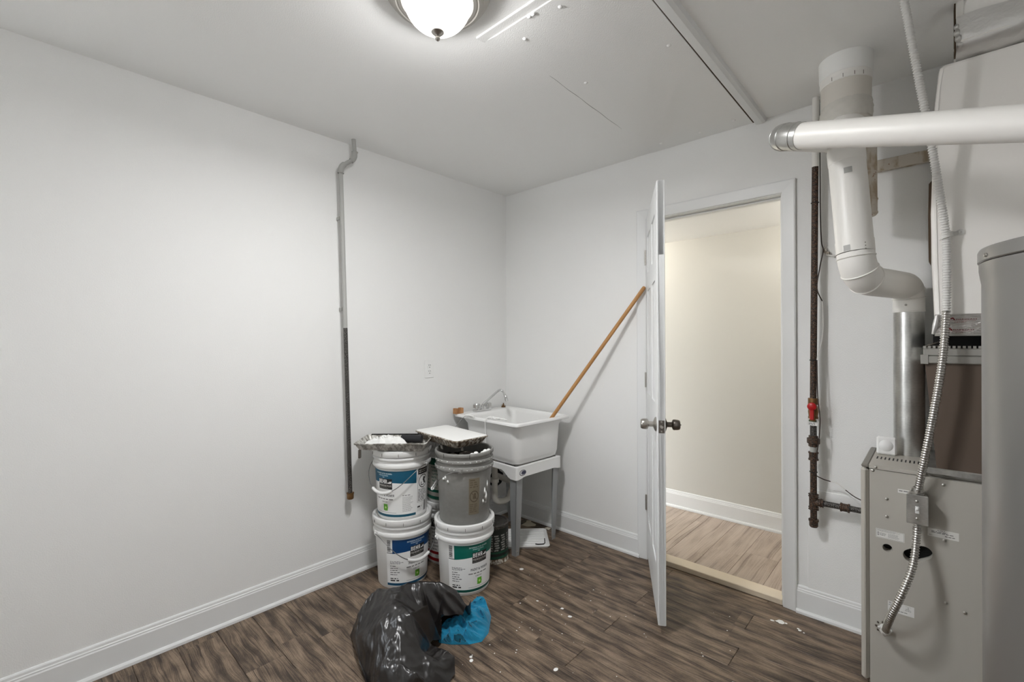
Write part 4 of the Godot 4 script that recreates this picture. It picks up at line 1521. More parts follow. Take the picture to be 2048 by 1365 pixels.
func pail_label(band: Color, strip: Color) -> Image:
	rng.seed = 77
	var W := 1024
	var H := 580
	var im := Image.create(W, H, false, Image.FORMAT_RGB8)
	var white := c8(232, 232, 230)
	im.fill(white)
	var d := W / 178.0
	# colour band with a falling lower edge
	for x in range(int(14 * d), int(141 * d)):
		var t := float(x - 14 * d) / (127 * d)
		im.fill_rect(Rect2i(x, 0, 1, int(H * (0.30 - 0.05 * sin(t * PI)))), band)
	im.fill_rect(Rect2i(0, int(H * 0.935), int(141 * d), int(H * 0.055)), strip)
	# bar code at the left
	var yy := 6
	while yy < H * 0.26:
		var k := rng.randi_range(2, 7)
		im.fill_rect(Rect2i(int(2 * d), yy, int(8 * d), k), c8(26, 24, 26))
		yy += k + rng.randi_range(2, 4)
	im.fill_rect(Rect2i(int(1 * d), int(H * 0.28), int(14 * d), 8), c8(20, 30, 34))
	# maker's block
	var bx := int(52 * d)
	im.fill_rect(Rect2i(bx, int(H * 0.17), int(36 * d), int(H * 0.225)), c8(24, 22, 22))
	write(im, "BEHR", bx + 8, H * 0.185, 52, c8(240, 240, 238), 132.0)
	im.fill_rect(Rect2i(bx + 146, int(H * 0.245), 50, 14), c8(226, 226, 224))
	im.fill_rect(Rect2i(bx + 168, int(H * 0.225), 34, 10), c8(226, 226, 224))
	write(im, "PREMIUM PLUS", bx + 8, H * 0.30, 24, c8(190, 186, 180), 190.0)
	fine_print(im, bx + 10, int(H * 0.365), 180, 1, 10, 6, c8(130, 126, 122))
	write(im, "INTERIOR SATIN ENAMEL", int(45 * d), H * 0.045, 17, c8(214, 226, 228), 250.0)
	write(im, "STAIN BLOCKING", int(53 * d), H * 0.09, 14, c8(204, 218, 222), 150.0)
	write(im, "100", int(64 * d), H * 0.13, 11, c8(204, 218, 222), 30.0)
	write(im, "PAINT & PRIMER", int(49 * d), H * 0.50, 30, c8(70, 68, 70), 250.0)
	fine_print(im, int(44 * d), int(H * 0.60), int(52 * d), 1, 20, 12, c8(110, 108, 106))
	write(im, "LOW VOC", int(60 * d), H * 0.655, 17, c8(110, 108, 106), 90.0)
	disc(im, 70 * d, H * 0.79, 34, 42, c8(96, 176, 44))
	im.fill_rect(Rect2i(int(70 * d) - 32, int(H * 0.72), 64, 80), c8(96, 176, 44))
	disc(im, 70 * d, H * 0.79, 14, 18, c8(170, 216, 96))
	im.fill_rect(Rect2i(int(70 * d) - 11, int(H * 0.785), 22, 8), c8(226, 240, 206))
	im.fill_rect(Rect2i(int(44 * d), int(H * 0.895), int(52 * d), 4), c8(130, 128, 128))
	# print at the left and right of the block
	fine_print(im, int(8 * d), int(H * 0.46), int(30 * d), 3, 14, 6, c8(84, 82, 84))
	for k in 5: fine_print(im, int(8 * d), int(H * (0.56 + 0.046 * k)), int((16 + (k * 7) % 13) * d), 1, 10, 8, c8(64, 62, 64))
	fine_print(im, int(8 * d), int(H * 0.825), int(24 * d), 1, 20, 12, c8(40, 38, 40))
	fine_print(im, int(8 * d), int(H * 0.865), int(26 * d), 1, 20, 16, c8(34, 32, 34))
	fine_print(im, int(110 * d), int(H * 0.52), int(20 * d), 1, 12, 9, c8(120, 118, 118))
	fine_print(im, int(110 * d), int(H * 0.56), int(24 * d), 16, 12, 4, c8(140, 138, 138))
	# warning panel
	var wx := int(145 * d)
	var ww := int(30 * d)
	im.fill_rect(Rect2i(wx, 0, ww, int(H * 0.13)), c8(34, 32, 30))
	fine_print(im, wx + 14, 20, ww - 30, 2, 24, 10, c8(190, 186, 180))
	disc(im, wx + ww * 0.5, H * 0.29, ww * 0.44, H * 0.145, c8(40, 38, 36))
	disc(im, wx + ww * 0.5, H * 0.29, ww * 0.39, H * 0.127, white)
	disc(im, wx + ww * 0.62, H * 0.235, 22, 20, c8(40, 38, 36))
	for k in 60: im.fill_rect(Rect2i(wx + int(ww * 0.45) + k / 2, int(H * 0.25) + k, 34, 2), c8(40, 38, 36))
	im.fill_rect(Rect2i(wx + int(ww * 0.28), int(H * 0.30), 10, 44), c8(40, 38, 36)); im.fill_rect(Rect2i(wx + int(ww * 0.28), int(H * 0.365), 60, 10), c8(40, 38, 36))
	fine_print(im, wx + 6, int(H * 0.46), ww - 14, 9, 17, 8, c8(70, 68, 66))
	im.fill_rect(Rect2i(wx - 4, 0, 3, int(H * 0.73)), c8(60, 58, 56)); im.fill_rect(Rect2i(wx - 4, int(H * 0.73), ww, 3), c8(60, 58, 56))
	fine_print(im, wx, int(H * 0.82), int(ww * 0.5), 1, 20, 20, c8(60, 58, 56))
	fine_print(im, wx, int(H * 0.865), int(ww * 0.45), 5, 9, 3, c8(150, 148, 146))
	for k in 7: im.fill_rect(Rect2i(wx + int(ww * 0.68) + k * 7, int(H * 0.74), 3 + k % 3, int(H * 0.22)), c8(36, 34, 34))
	return im

func pail(called: String, label: String, at: Vector3, m: Material, lid: bool, im: Image, spin: float, ear: float, bail: float, grp: String) -> Node3D:
	# angles are measured from the side that faces the viewer, to the right in the picture
	var t := thing(called, label, "paint bucket", at, facing(at), grp)
	var g := G.new()
	var prof := [Vector2(0.0, 0.004), Vector2(0.118, 0.004), Vector2(0.120, 0.0), Vector2(0.129, 0.0), Vector2(0.1325, 0.006), Vector2(0.146, 0.272), Vector2(0.149, 0.2745), Vector2(0.157, 0.279), Vector2(0.1592, 0.284), Vector2(0.1592, 0.294), Vector2(0.157, 0.299), Vector2(0.150, 0.302), Vector2(0.1485, 0.306), Vector2(0.149, 0.316), Vector2(0.156, 0.320), Vector2(0.1582, 0.324), Vector2(0.1582, 0.331), Vector2(0.155, 0.336), Vector2(0.150, 0.338)]
	if lid:
		prof.append_array([Vector2(0.150, 0.345), Vector2(0.0, 0.345)])
	else:
		prof.append_array([Vector2(0.150, 0.352), Vector2(0.157, 0.354), Vector2(0.1598, 0.358), Vector2(0.1598, 0.3705), Vector2(0.157, 0.374), Vector2(0.151, 0.374), Vector2(0.147, 0.370), Vector2(0.1435, 0.26), Vector2(0.0, 0.258)])
	g.lathe(prof, 72, Transform3D(), 42.0)
	part("bucket_body", g, m, t)
	if lid:
		g = G.new()
		g.lathe([Vector2(0.152, 0.3395), Vector2(0.1605, 0.340), Vector2(0.1628, 0.343), Vector2(0.1638, 0.363), Vector2(0.1625, 0.3705), Vector2(0.158, 0.3735), Vector2(0.150, 0.3735), Vector2(0.1465, 0.371), Vector2(0.1445, 0.364), Vector2(0.142, 0.3625), Vector2(0.10, 0.3635), Vector2(0.0, 0.3635)], 72, Transform3D(), 42.0)
		var l := part("lid", g, m, t)
		for k in 11:
			g = G.new()
			var a := TAU * k / 11.0 + spin
			g.box(Vector3(sin(a) * 0.1640, 0.3525, cos(a) * 0.1640), Vector3(0.0022, 0.016, 0.0022), 0.0006, Basis(Vector3.UP, a))
			part("lid_notch", g, M.notch, l)
	else:
		for k in 7:
			g = G.new()
			var a := TAU * k / 7.0 + spin
			g.box(Vector3(sin(a) * 0.1602, 0.361, cos(a) * 0.1602), Vector3(0.002, 0.022, 0.002), 0.0006, Basis(Vector3.UP, a))
			part("rim_notch", g, M.black, t)
	if im:
		# a printed sleeve round the part of the wall that it covers
		g = G.new()
		var n := 60
		for k in n:
			var f0 := float(k) / n
			var f1 := float(k + 1) / n
			var a0 := spin + deg_to_rad(-70.0 + 178.0 * f0)
			var a1 := spin + deg_to_rad(-70.0 + 178.0 * f1)
			var r0 := pail_r(0.016) + 0.0006
			var r1 := pail_r(0.266) + 0.0006
			var n0 := Vector3(sin(a0), 0.05, cos(a0)).normalized()
			var n1 := Vector3(sin(a1), 0.05, cos(a1)).normalized()
			var tl := Vector3(sin(a0) * r1, 0.266, cos(a0) * r1)
			var tr := Vector3(sin(a1) * r1, 0.266, cos(a1) * r1)
			var br := Vector3(sin(a1) * r0, 0.016, cos(a1) * r0)
			var bl := Vector3(sin(a0) * r0, 0.016, cos(a0) * r0)
			g.tri(tl, tr, br, n0, n1, n1, Vector2(f0, 0), Vector2(f1, 0), Vector2(f1, 1))
			g.tri(tl, br, bl, n0, n1, n0, Vector2(f0, 0), Vector2(f1, 1), Vector2(f0, 1))
		part("label", g, print_mat(im, 0.4), t)
	# ears and wire bail
	var e := Vector3(sin(ear), 0, cos(ear))
	var ey := 0.290
	for s in [-1, 1]:
		g = G.new()
		g.box(e * s * 0.1605 + Vector3(0, ey, 0), Vector3(0.026, 0.030, 0.008), 0.003, Basis(Vector3.UP, ear))
		g.lathe([Vector2(0.007, 0), Vector2(0.007, 0.006), Vector2(0.0, 0.008)], 12, xf_dir(e * s * 0.163 + Vector3(0, ey, 0), e * s))
		part("handle_ear", g, m if not lid else M.white_plastic, t)
	var f := Vector3(sin(bail), 0, cos(bail))
	var pts := []
	for k in 33:
		var a := PI * k / 32.0
		var sn := sin(a)
		pts.append(e * cos(a) * 0.168 + f * (0.172 * pow(sn, 0.7)) + Vector3(0, ey - 0.135 * pow(sn, 1.6), 0))
	g = G.new()
	g.tube(pts, 0.0021, 8)
	var h := part("bail", g, M.steel_wire, t)
	g = G.new()
	var gp := pts.slice(12, 21)
	g.tube(gp, 0.0085, 12)
	part("grip", g, M.white_plastic, h)
	return t

func pails() -> void:
	var grp := "stacked paint buckets by the laundry tub"
	var teal := pail_label(c8(8, 84, 112), c8(8, 78, 100))
	var blue := pail_label(c8(6, 62, 112), c8(6, 72, 104))
	var green := pail_label(c8(0, 98, 84), c8(0, 76, 66))
	var d := func(a: float) -> float: return deg_to_rad(a)
	var L := Vector3(0.240, 0, 1.108)
	var R := Vector3(0.549, 0, 0.919)
	var B := Vector3(0.235, 0, 0.770)
	var up := Vector3(0, 0.3645, 0)
	pail("paint_bucket", "white bucket with blue label at the bottom of the left stack", L, M.pail, true, blue, d.call(34), d.call(-60), d.call(30), grp)
	pail("paint_bucket", "white bucket with teal label on the left stack, under the metal paint tray", L + up, M.pail, true, teal, d.call(-40), d.call(50), d.call(-40), grp)
	pail("paint_bucket", "white bucket with green label under the open grey bucket", R, M.pail, true, green, d.call(34), d.call(-66), d.call(155), grp)
	var gb := pail("paint_bucket", "open grey bucket splashed with paint on top of the green label bucket", R + up, M.grey_pail, false, null, d.call(10), d.call(-8), d.call(-98), grp)
	# what is left in the open bucket
	var g := G.new()
	var n := noise(9.0, 71, 3)
	var rings := []
	for i in 9:
		var ring := []
		for k in 40:
			var a := TAU * k / 40.0
			var r := 0.1445 * i / 8.0
			var p := Vector3(sin(a) * r, 0, cos(a) * r)
			p.y = 0.318 + 0.016 * n.get_noise_2d(p.x * 12.0, p.z * 12.0) - 0.02 * (1.0 - i / 8.0)
			ring.append(p)
		rings.append(ring)
	g.loft(rings, true, true, 80.0)
	for i in g.n.size():
		if g.n[i].y < 0.0: g.n[i] = -g.n[i]
	var skin := mat(Color.WHITE, 0.6)
	var sn := noise(0.03, 72, 4)
	skin.albedo_texture = paint_image(128, 128, func(x: int, y: int) -> Color:
		var a := sn.get_noise_2d(x, y) * 0.5 + 0.5
		if a > 0.60: return Color8(196, 188, 176)
		return Color8(44, 34, 28).lerp(Color8(104, 84, 64), a))
	tri_world(skin, 4.0)
	part("dried_paint", g, skin, gb)
	for q in [[0.03, 0.02, 0.042], [-0.05, 0.04, 0.038], [0.01, -0.05, 0.04], [-0.07, -0.03, 0.03]]:
		g = G.new()
		g.lathe([Vector2(0.0, 0.312), Vector2(q[2], 0.314), Vector2(q[2] * 1.05, 0.326), Vector2(q[2] * 0.9, 0.333), Vector2(q[2] * 0.6, 0.332), Vector2(q[2] * 0.3, 0.328), Vector2(0, 0.329)], 18, Transform3D(Basis(), Vector3(q[0], 0.0, q[1])), 80.0)
		part("paint_skin", g, skin, gb)
	# faded warning print on the grey bucket
	var im := Image.create(128, 360, false, Image.FORMAT_RGB8)
	rng.seed = 12
	for y in 360:
		for x in 128:
			im.set_pixel(x, y, c8(112, 102, 84).lerp(c8(122, 114, 98), rng.randf()))
	fine_print(im, 12, 14, 100, 4, 22, 12, c8(92, 82, 64))
	disc(im, 64, 180, 54, 58, c8(84, 74, 58)); disc(im, 64, 180, 44, 47, c8(118, 109, 92))
	disc(im, 72, 160, 12, 14, c8(84, 74, 58)); im.fill_rect(Rect2i(48, 176, 40, 30), c8(88, 78, 62))
	for k in 70: im.fill_rect(Rect2i(30 + k, 145 + k, 8, 2), c8(84, 74, 58))
	fine_print(im, 12, 256, 104, 5, 18, 9, c8(94, 84, 68))
	g = G.new()
	for k in 12:
		var f0 := k / 12.0
		var f1 := (k + 1) / 12.0
		var a0 := deg_to_rad(9.0 + 24.0 * f0)
		var a1 := deg_to_rad(9.0 + 24.0 * f1)
		var q := []
		for e in [[a0, 0.245], [a1, 0.245], [a1, 0.055], [a0, 0.055]]:
			var r: float = pail_r(e[1]) + 0.0005
			q.append(Vector3(sin(e[0]) * r, e[1], cos(e[0]) * r))
		var n0 := Vector3(sin(a0), 0, cos(a0))
		var n1 := Vector3(sin(a1), 0, cos(a1))
		g.tri(q[0], q[1], q[2], n0, n1, n1, Vector2(f0, 0), Vector2(f1, 0), Vector2(f1, 1))
		g.tri(q[0], q[2], q[3], n0, n1, n0, Vector2(f0, 0), Vector2(f1, 1), Vector2(f0, 1))
	part("warning_print", g, print_mat(im, 0.5), gb)
	# runs of white paint down the grey wall and over its rim
	g = G.new()
	for q in [[48, 0.16, 0.05, 0.006], [52, 0.13, 0.07, 0.009], [44, 0.11, 0.03, 0.005], [-42, 0.245, 0.025, 0.008], [-48, 0.235, 0.02, 0.007], [-36, 0.225, 0.02, 0.006], [57, 0.19, 0.06, 0.004]]:
		var a := deg_to_rad(q[0])
		var r: float = pail_r(q[1]) + 0.0005
		g.ball(Vector3(sin(a) * r, q[1], cos(a) * r), Vector3(q[3], q[2] * 0.5, q[3] * 0.35), 8, 6)
	for k in 26:
		var a := deg_to_rad(-70.0 + k * 5.6 + rng.randf() * 4.0)
		var y := 0.296 if k % 2 else 0.332
		g.ball(Vector3(sin(a) * 0.1585, y + rng.randf_range(-0.005, 0.003), cos(a) * 0.1585), Vector3(rng.randf_range(0.001, 0.008), rng.randf_range(0.001, 0.004), 0.002), 7, 4)
	for k in 8:
		var a := deg_to_rad(8.0 + k * 9.0)
		g.ball(Vector3(sin(a) * 0.138, 0.356 + 0.006 * (k % 3), cos(a) * 0.138), Vector3(0.014, 0.014, 0.010), 8, 5)
	part("paint_drip", g, M.white_paint, gb).set_meta("kind", "stuff")

	pail("paint_bucket", "white bucket with red and black print at the floor behind the two front stacks", B, M.pail, true, can_image(c8(228, 227, 224), c8(30, 28, 28), c8(150, 24, 28)), d.call(-60), d.call(70), d.call(70), grp)
	pail("paint_bucket", "bucket with green and grey label, upper one of the rear stack under the white tray", B + up, M.pail, true, can_image(c8(168, 164, 156), c8(0, 74, 56), c8(0, 84, 66)), d.call(-60), d.call(120), d.call(120), grp)
	# smaller dark can, behind on the right
	var at := Vector3(0.457, 0, 0.612)
	var t := thing("paint_can", "small dark paint can with white print behind the green label bucket", "paint can", at, facing(at))
	g = G.new()
	g.lathe([Vector2(0, 0.003), Vector2(0.088, 0.003), Vector2(0.089, 0.0), Vector2(0.095, 0.0), Vector2(0.097, 0.004), Vector2(0.0945, 0.008), Vector2(0.0945, 0.030)], 48, Transform3D(), 30.0)
	part("foot_rim", g, M.dirty_tin, t)
	var ci := can_image(c8(20, 30, 26), c8(206, 206, 200), c8(10, 70, 52))
	g = G.new()
	g.lathe([Vector2(0.0946, 0.030), Vector2(0.0946, 0.205)], 48, Transform3D(), 30.0)
	for i in g.u.size(): g.u[i] = Vector2(fposmod(g.u[i].x * 2.0, 2.0001), 1.0 - g.u[i].y / 0.175)
	var cm := print_mat(ci, 0.4)
	cm.texture_repeat = true
	part("wrapper", g, cm, t)
	g = G.new()
	g.lathe([Vector2(0.0945, 0.205), Vector2(0.0945, 0.215), Vector2(0.098, 0.218), Vector2(0.098, 0.225), Vector2(0.093, 0.228), Vector2(0.083, 0.228), Vector2(0.081, 0.222), Vector2(0.076, 0.226), Vector2(0.0, 0.226)], 48, Transform3D(), 30.0)
	part("lid", g, M.black_iron, t)

func can_image(base: Color, ink: Color, accent: Color) -> Image:
	rng.seed = 5
	var im := Image.create(1024, 400, false, Image.FORMAT_RGB8)
	im.fill(base)
	im.fill_rect(Rect2i(0, 0, 1024, 64), ink if base.v > 0.5 else base)
	for x in range(30, 1000, 150):
		for k in 7:
			write(im, ["PAINT", "INTERIOR", "LATEX", "WHITE"][k % 4], x + (k % 3) * 12, 78 + k * 32, 18, ink, 90.0)
	im.fill_rect(Rect2i(0, 300, 1024, 26), accent)
	im.fill_rect(Rect2i(0, 364, 1024, 30), accent)
	return im

# ------------------------------------------------------------------ paint trays
func tray_shell(g: G, l: float, w: float, y0: float, y1: float, flare: float, deep: float) -> void:
	var rings := []
	rings.append(rrect(0, 0, l * 0.5 - flare - 0.001, w * 0.5 - flare - 0.001, 0.012, y0 + 0.002, 3))
	rings.append(rrect(0, 0, l * 0.5 - 0.0015, w * 0.5 - 0.0015, 0.016, y1 - 0.001, 3))
	rings.append(rrect(0, 0, l * 0.5 + 0.001, w * 0.5 + 0.001, 0.018, y1 + 0.002, 3))
	rings.append(rrect(0, 0, l * 0.5 + 0.005, w * 0.5 + 0.005, 0.020, y1, 3))
	rings.append(rrect(0, 0, l * 0.5 + 0.004, w * 0.5 + 0.004, 0.020, y1 - 0.005, 3))
	rings.append(rrect(0, 0, l * 0.5 + 0.0005, w * 0.5 + 0.0005, 0.018, y1 - 0.003, 3))
	rings.append(rrect(0, 0, l * 0.5 - flare, w * 0.5 - flare, 0.014, y0, 3))
	for r in rings:
		for i in r.size():
			var f: float = clampf((r[i].x / l + 0.5), 0, 1)
			if r[i].y < y1 - 0.008: r[i].y = lerpf(y0 + deep, y0, f)
	g.loft(rings, true, true, 45.0)
	orient_loft(g)
	g.cap(rings[0], Vector3.UP)
	g.cap(rings[-1], Vector3.DOWN)

func crumple(g: G, rx: float, rz: float, y: float, amp: float, sd: int, at := Vector3.ZERO) -> void:
	var n := noise(1.0, sd, 4)
	n.fractal_type = FastNoiseLite.FRACTAL_RIDGED
	var rings := []
	for i in 17:
		var ring := []
		for k in 48:
			var a := TAU * k / 48.0
			var s := i / 16.0
			var lim := 1.0 + 0.16 * sin(a * 3.0 + sd) + 0.10 * sin(a * 7.0)
			var p := Vector3(cos(a) * rx * s * lim, 0, sin(a) * rz * s * lim)
			var h := (1.0 - pow(s, 3.0)) * amp
			p.y = y + h * (0.45 + 0.55 * clampf(n.get_noise_2d(p.x * 14.0, p.z * 14.0) * 0.5 + 0.5, 0, 1))
			ring.append(at + p)
		rings.append(ring)
	g.loft(rings, true, true, 35.0)
	for i in range(0, g.n.size(), 3):
		if (g.n[i] + g.n[i + 1] + g.n[i + 2]).y < 0.0:
			for k in 3: g.n[i + k] = -g.n[i + k]
			var a := g.v[i + 1]; g.v[i + 1] = g.v[i + 2]; g.v[i + 2] = a
			var b := g.n[i + 1]; g.n[i + 1] = g.n[i + 2]; g.n[i + 2] = b

func trays() -> void:
	# open metal tray on the teal bucket
	var at := Vector3(0.262, 0.7385, 1.168)
	var turn := atan2(0.68, 0.73)
	var t := thing("paint_tray", "shiny metal paint tray with dried drips on the left bucket stack", "paint tray", at, turn)
	var g := G.new()
	tray_shell(g, 0.375, 0.235, 0.0, 0.046, 0.018, 0.012)
	part("pan", g, M.tin, t)
	for s in [-1, 1]:
		g = G.new()
		g.box(Vector3(-0.165, -0.012, s * 0.09), Vector3(0.012, 0.045, 0.02), 0.002)
		part("tray_leg", g, M.dark_nickel, t)
	g = G.new()
	g.box(Vector3(0.0, 0.0485, -0.1185), Vector3(0.33, 0.004, 0.012), 0.0015)
	part("dried_edge", g, M.soot, t)
	g = G.new()
	crumple(g, 0.115, 0.072, 0.012, 0.062, 81, Vector3(-0.035, 0.0, 0.01))
	single_at("crumpled_liner", g, M.white_paint, t, "crumpled white plastic liner heaped in the metal paint tray", "plastic liner")
	g = G.new()
	g.tube([Vector3(0.02, 0.034, -0.075), Vector3(0.135, 0.034, -0.055)], 0.021, 18)
	var rs := single_at("roller_cover", g, mat(c8(46, 46, 48), 0.95), t, "dark fuzzy paint roller cover lying at the back of the metal tray", "paint roller")
	# flat tray coated white, over the rear and the grey bucket
	at = Vector3(0.418, 0.752, 0.905)
	t = thing("paint_tray", "flat paint tray covered in smooth white paint over the rear and grey buckets", "paint tray", at, deg_to_rad(-3.0))
	t.rotation.z = deg_to_rad(-1.0)
	g = G.new()
	var rings := []
	for q in [[0.155, 0.085, 0.0], [0.172, 0.100, 0.010], [0.186, 0.108, 0.030], [0.192, 0.113, 0.040], [0.197, 0.117, 0.041], [0.198, 0.118, 0.046], [0.194, 0.114, 0.0475]]:
		rings.append(rrect(0, 0, q[0], q[1], 0.022, q[2], 4))
	g.loft(rings, true, true, 45.0)
	orient_loft(g)
	g.cap(rings[0], Vector3.DOWN); g.cap(rings[-1], Vector3.UP)
	part("pan", g, M.dirty_tin, t)
	g = G.new()
	rings = []
	for q in [[0.1925, 0.1125, 0.0470], [0.1935, 0.1135, 0.0495], [0.190, 0.110, 0.0505], [0.10, 0.06, 0.0508]]:
		var r := rrect(0, 0, q[0], q[1], 0.022, q[2], 4)
		rings.append(r)
	g.loft(rings, true, true, 60.0)
	orient_loft(g)
	g.cap(rings[-1], Vector3.UP)
	part("white_coat", g, M.white_paint, t)
	for x in [0.045, 0.150]:
		g = G.new()
		var z := 0.098 if x < 0.1 else 0.04
		g.box(Vector3(x, 0.004, z), Vector3(0.020, 0.052, 0.003), 0.001, Basis(Vector3.RIGHT, 0.25))
		g.box(Vector3(x, 0.027, z - 0.002), Vector3(0.020, 0.003, 0.016), 0.001)
		var leg := part("tray_leg", g, M.tin, t)
		g = G.new()
		g.box(Vector3(x, 0.006, z + 0.0018), Vector3(0.007, 0.011, 0.002), 0.0005, Basis(Vector3.RIGHT, 0.25))
		part("leg_hole", g, M.soot, leg)
	# ribbed white tray on the floor under the tub
	t = thing("ribbed_tray", "white ribbed paint tray lying flat on the floor below the laundry tub", "paint tray", Vector3(0.398, 0.0, 0.333), deg_to_rad(44.0))
	g = G.new()
	rings = []
	for q in [[0.200, 0.128, 0.0], [0.208, 0.136, 0.012], [0.210, 0.138, 0.016], [0.207, 0.135, 0.018], [0.198, 0.126, 0.013]]:
		rings.append(rrect(0, 0, q[0], q[1], 0.02, q[2], 4))
	g.loft(rings, true, true, 45.0)
	orient_loft(g)
	g.cap(rings[0], Vector3.DOWN); g.cap(rings[-1], Vector3.UP)
	part("pan", g, M.white_plastic, t)
	for k in 9:
		g = G.new()
		g.box(Vector3(0.0, 0.0145, -0.108 + k * 0.026), Vector3(0.38, 0.007, 0.017), 0.003)
		part("rib", g, M.white_plastic, t)
	g = G.new()
	g.tube(curve([Vector3(0.118, 0.019, 0.106), Vector3(0.135, 0.019, 0.112), Vector3(0.165, 0.019, 0.110), Vector3(0.178, 0.019, 0.102), Vector3(0.181, 0.019, 0.08), Vector3(0.183, 0.019, 0.05), Vector3(0.184, 0.019, 0.03)], 4), 0.0028, 6)
	part("black_mark", g, M.soot, t)

# a thing of its own that lies in another one's space
func single_at(called: String, g: G, m: Material, where: Node3D, label: String, category: String) -> MeshInstance3D:
	var o := single(called, g, m, label, category)
	o.transform = where.transform
	return o

# ------------------------------------------------------------------ bag and cloth
func draped(pts: Array, levels: int, soft: int, amp: float, freq: float, sd: int, longest: float, notch := PackedVector2Array()) -> G:
	# triangulate the control points seen from above, split, round off a little, then wrinkle
	var flat := PackedVector2Array()
	for p in pts: flat.append(Vector2(p.x, p.z))
	var ix := Geometry2D.triangulate_delaunay(flat)
	var vs := pts.duplicate()
	var tris := []
	for i in range(0, ix.size(), 3):
		var a: Vector3 = pts[ix[i]]
		var b: Vector3 = pts[ix[i + 1]]
		var c: Vector3 = pts[ix[i + 2]]
		var mid := (flat[ix[i]] + flat[ix[i + 1]] + flat[ix[i + 2]]) / 3.0
		if notch.size() and Geometry2D.is_point_in_polygon(mid, notch): continue
		if maxf(a.distance_to(b), maxf(b.distance_to(c), c.distance_to(a))) < longest: tris.append([ix[i], ix[i + 1], ix[i + 2]])
	for l in levels:
		var mids := {}
		var nx := []
		for t in tris:
			var m := []
			for k in 3:
				var i: int = t[k]
				var j: int = t[(k + 1) % 3]
				var key := Vector2i(mini(i, j), maxi(i, j))
				if not mids.has(key):
					mids[key] = vs.size()
					vs.append((vs[i] + vs[j]) * 0.5)
				m.append(mids[key])
			nx.append([t[0], m[0], m[2]]); nx.append([m[0], t[1], m[1]]); nx.append([m[2], m[1], t[2]]); nx.append([m[0], m[1], m[2]])
		tris = nx
		if l == 1:
			for r in soft:
				var sum := []
				var cnt := []
				sum.resize(vs.size()); cnt.resize(vs.size())
				sum.fill(Vector3.ZERO); cnt.fill(0)
				for t in tris:
					for k in 3:
						sum[t[k]] += vs[t[(k + 1) % 3]] + vs[t[(k + 2) % 3]]
						cnt[t[k]] += 2
				for i in vs.size():
					if vs[i].y > 0.002 and cnt[i] > 0: vs[i] = vs[i].lerp(sum[i] / cnt[i], 0.5)
	var n := noise(freq, sd, 3)
	n.fractal_type = FastNoiseLite.FRACTAL_RIDGED
	var n2 := noise(freq * 0.4, sd + 4, 2)
	for i in vs.size():
		var p: Vector3 = vs[i]
		var w := smoothstep(0.0, 0.05, p.y)
		var d := amp * (n.get_noise_2d(p.x + p.y * 0.6, (p.z - p.y) * 0.45) * 0.7 + n2.get_noise_2d(p.x, p.z - p.y)) * w
		vs[i] = p + Vector3(d * 0.4, d, d * 0.4)
		vs[i].y = maxf(vs[i].y, 0.0006)
	var nn := []
	nn.resize(vs.size())
	nn.fill(Vector3.ZERO)
	for t in tris:
		var f: Vector3 = (vs[t[1]] - vs[t[0]]).cross(vs[t[2]] - vs[t[0]])
		if f.y < 0.0: f = -f
		for k in 3: nn[t[k]] += f
	var g := G.new()
	for t in tris:
		g.tri(vs[t[0]], vs[t[1]], vs[t[2]], nn[t[0]].normalized(), nn[t[1]].normalized(), nn[t[2]].normalized())
	return g

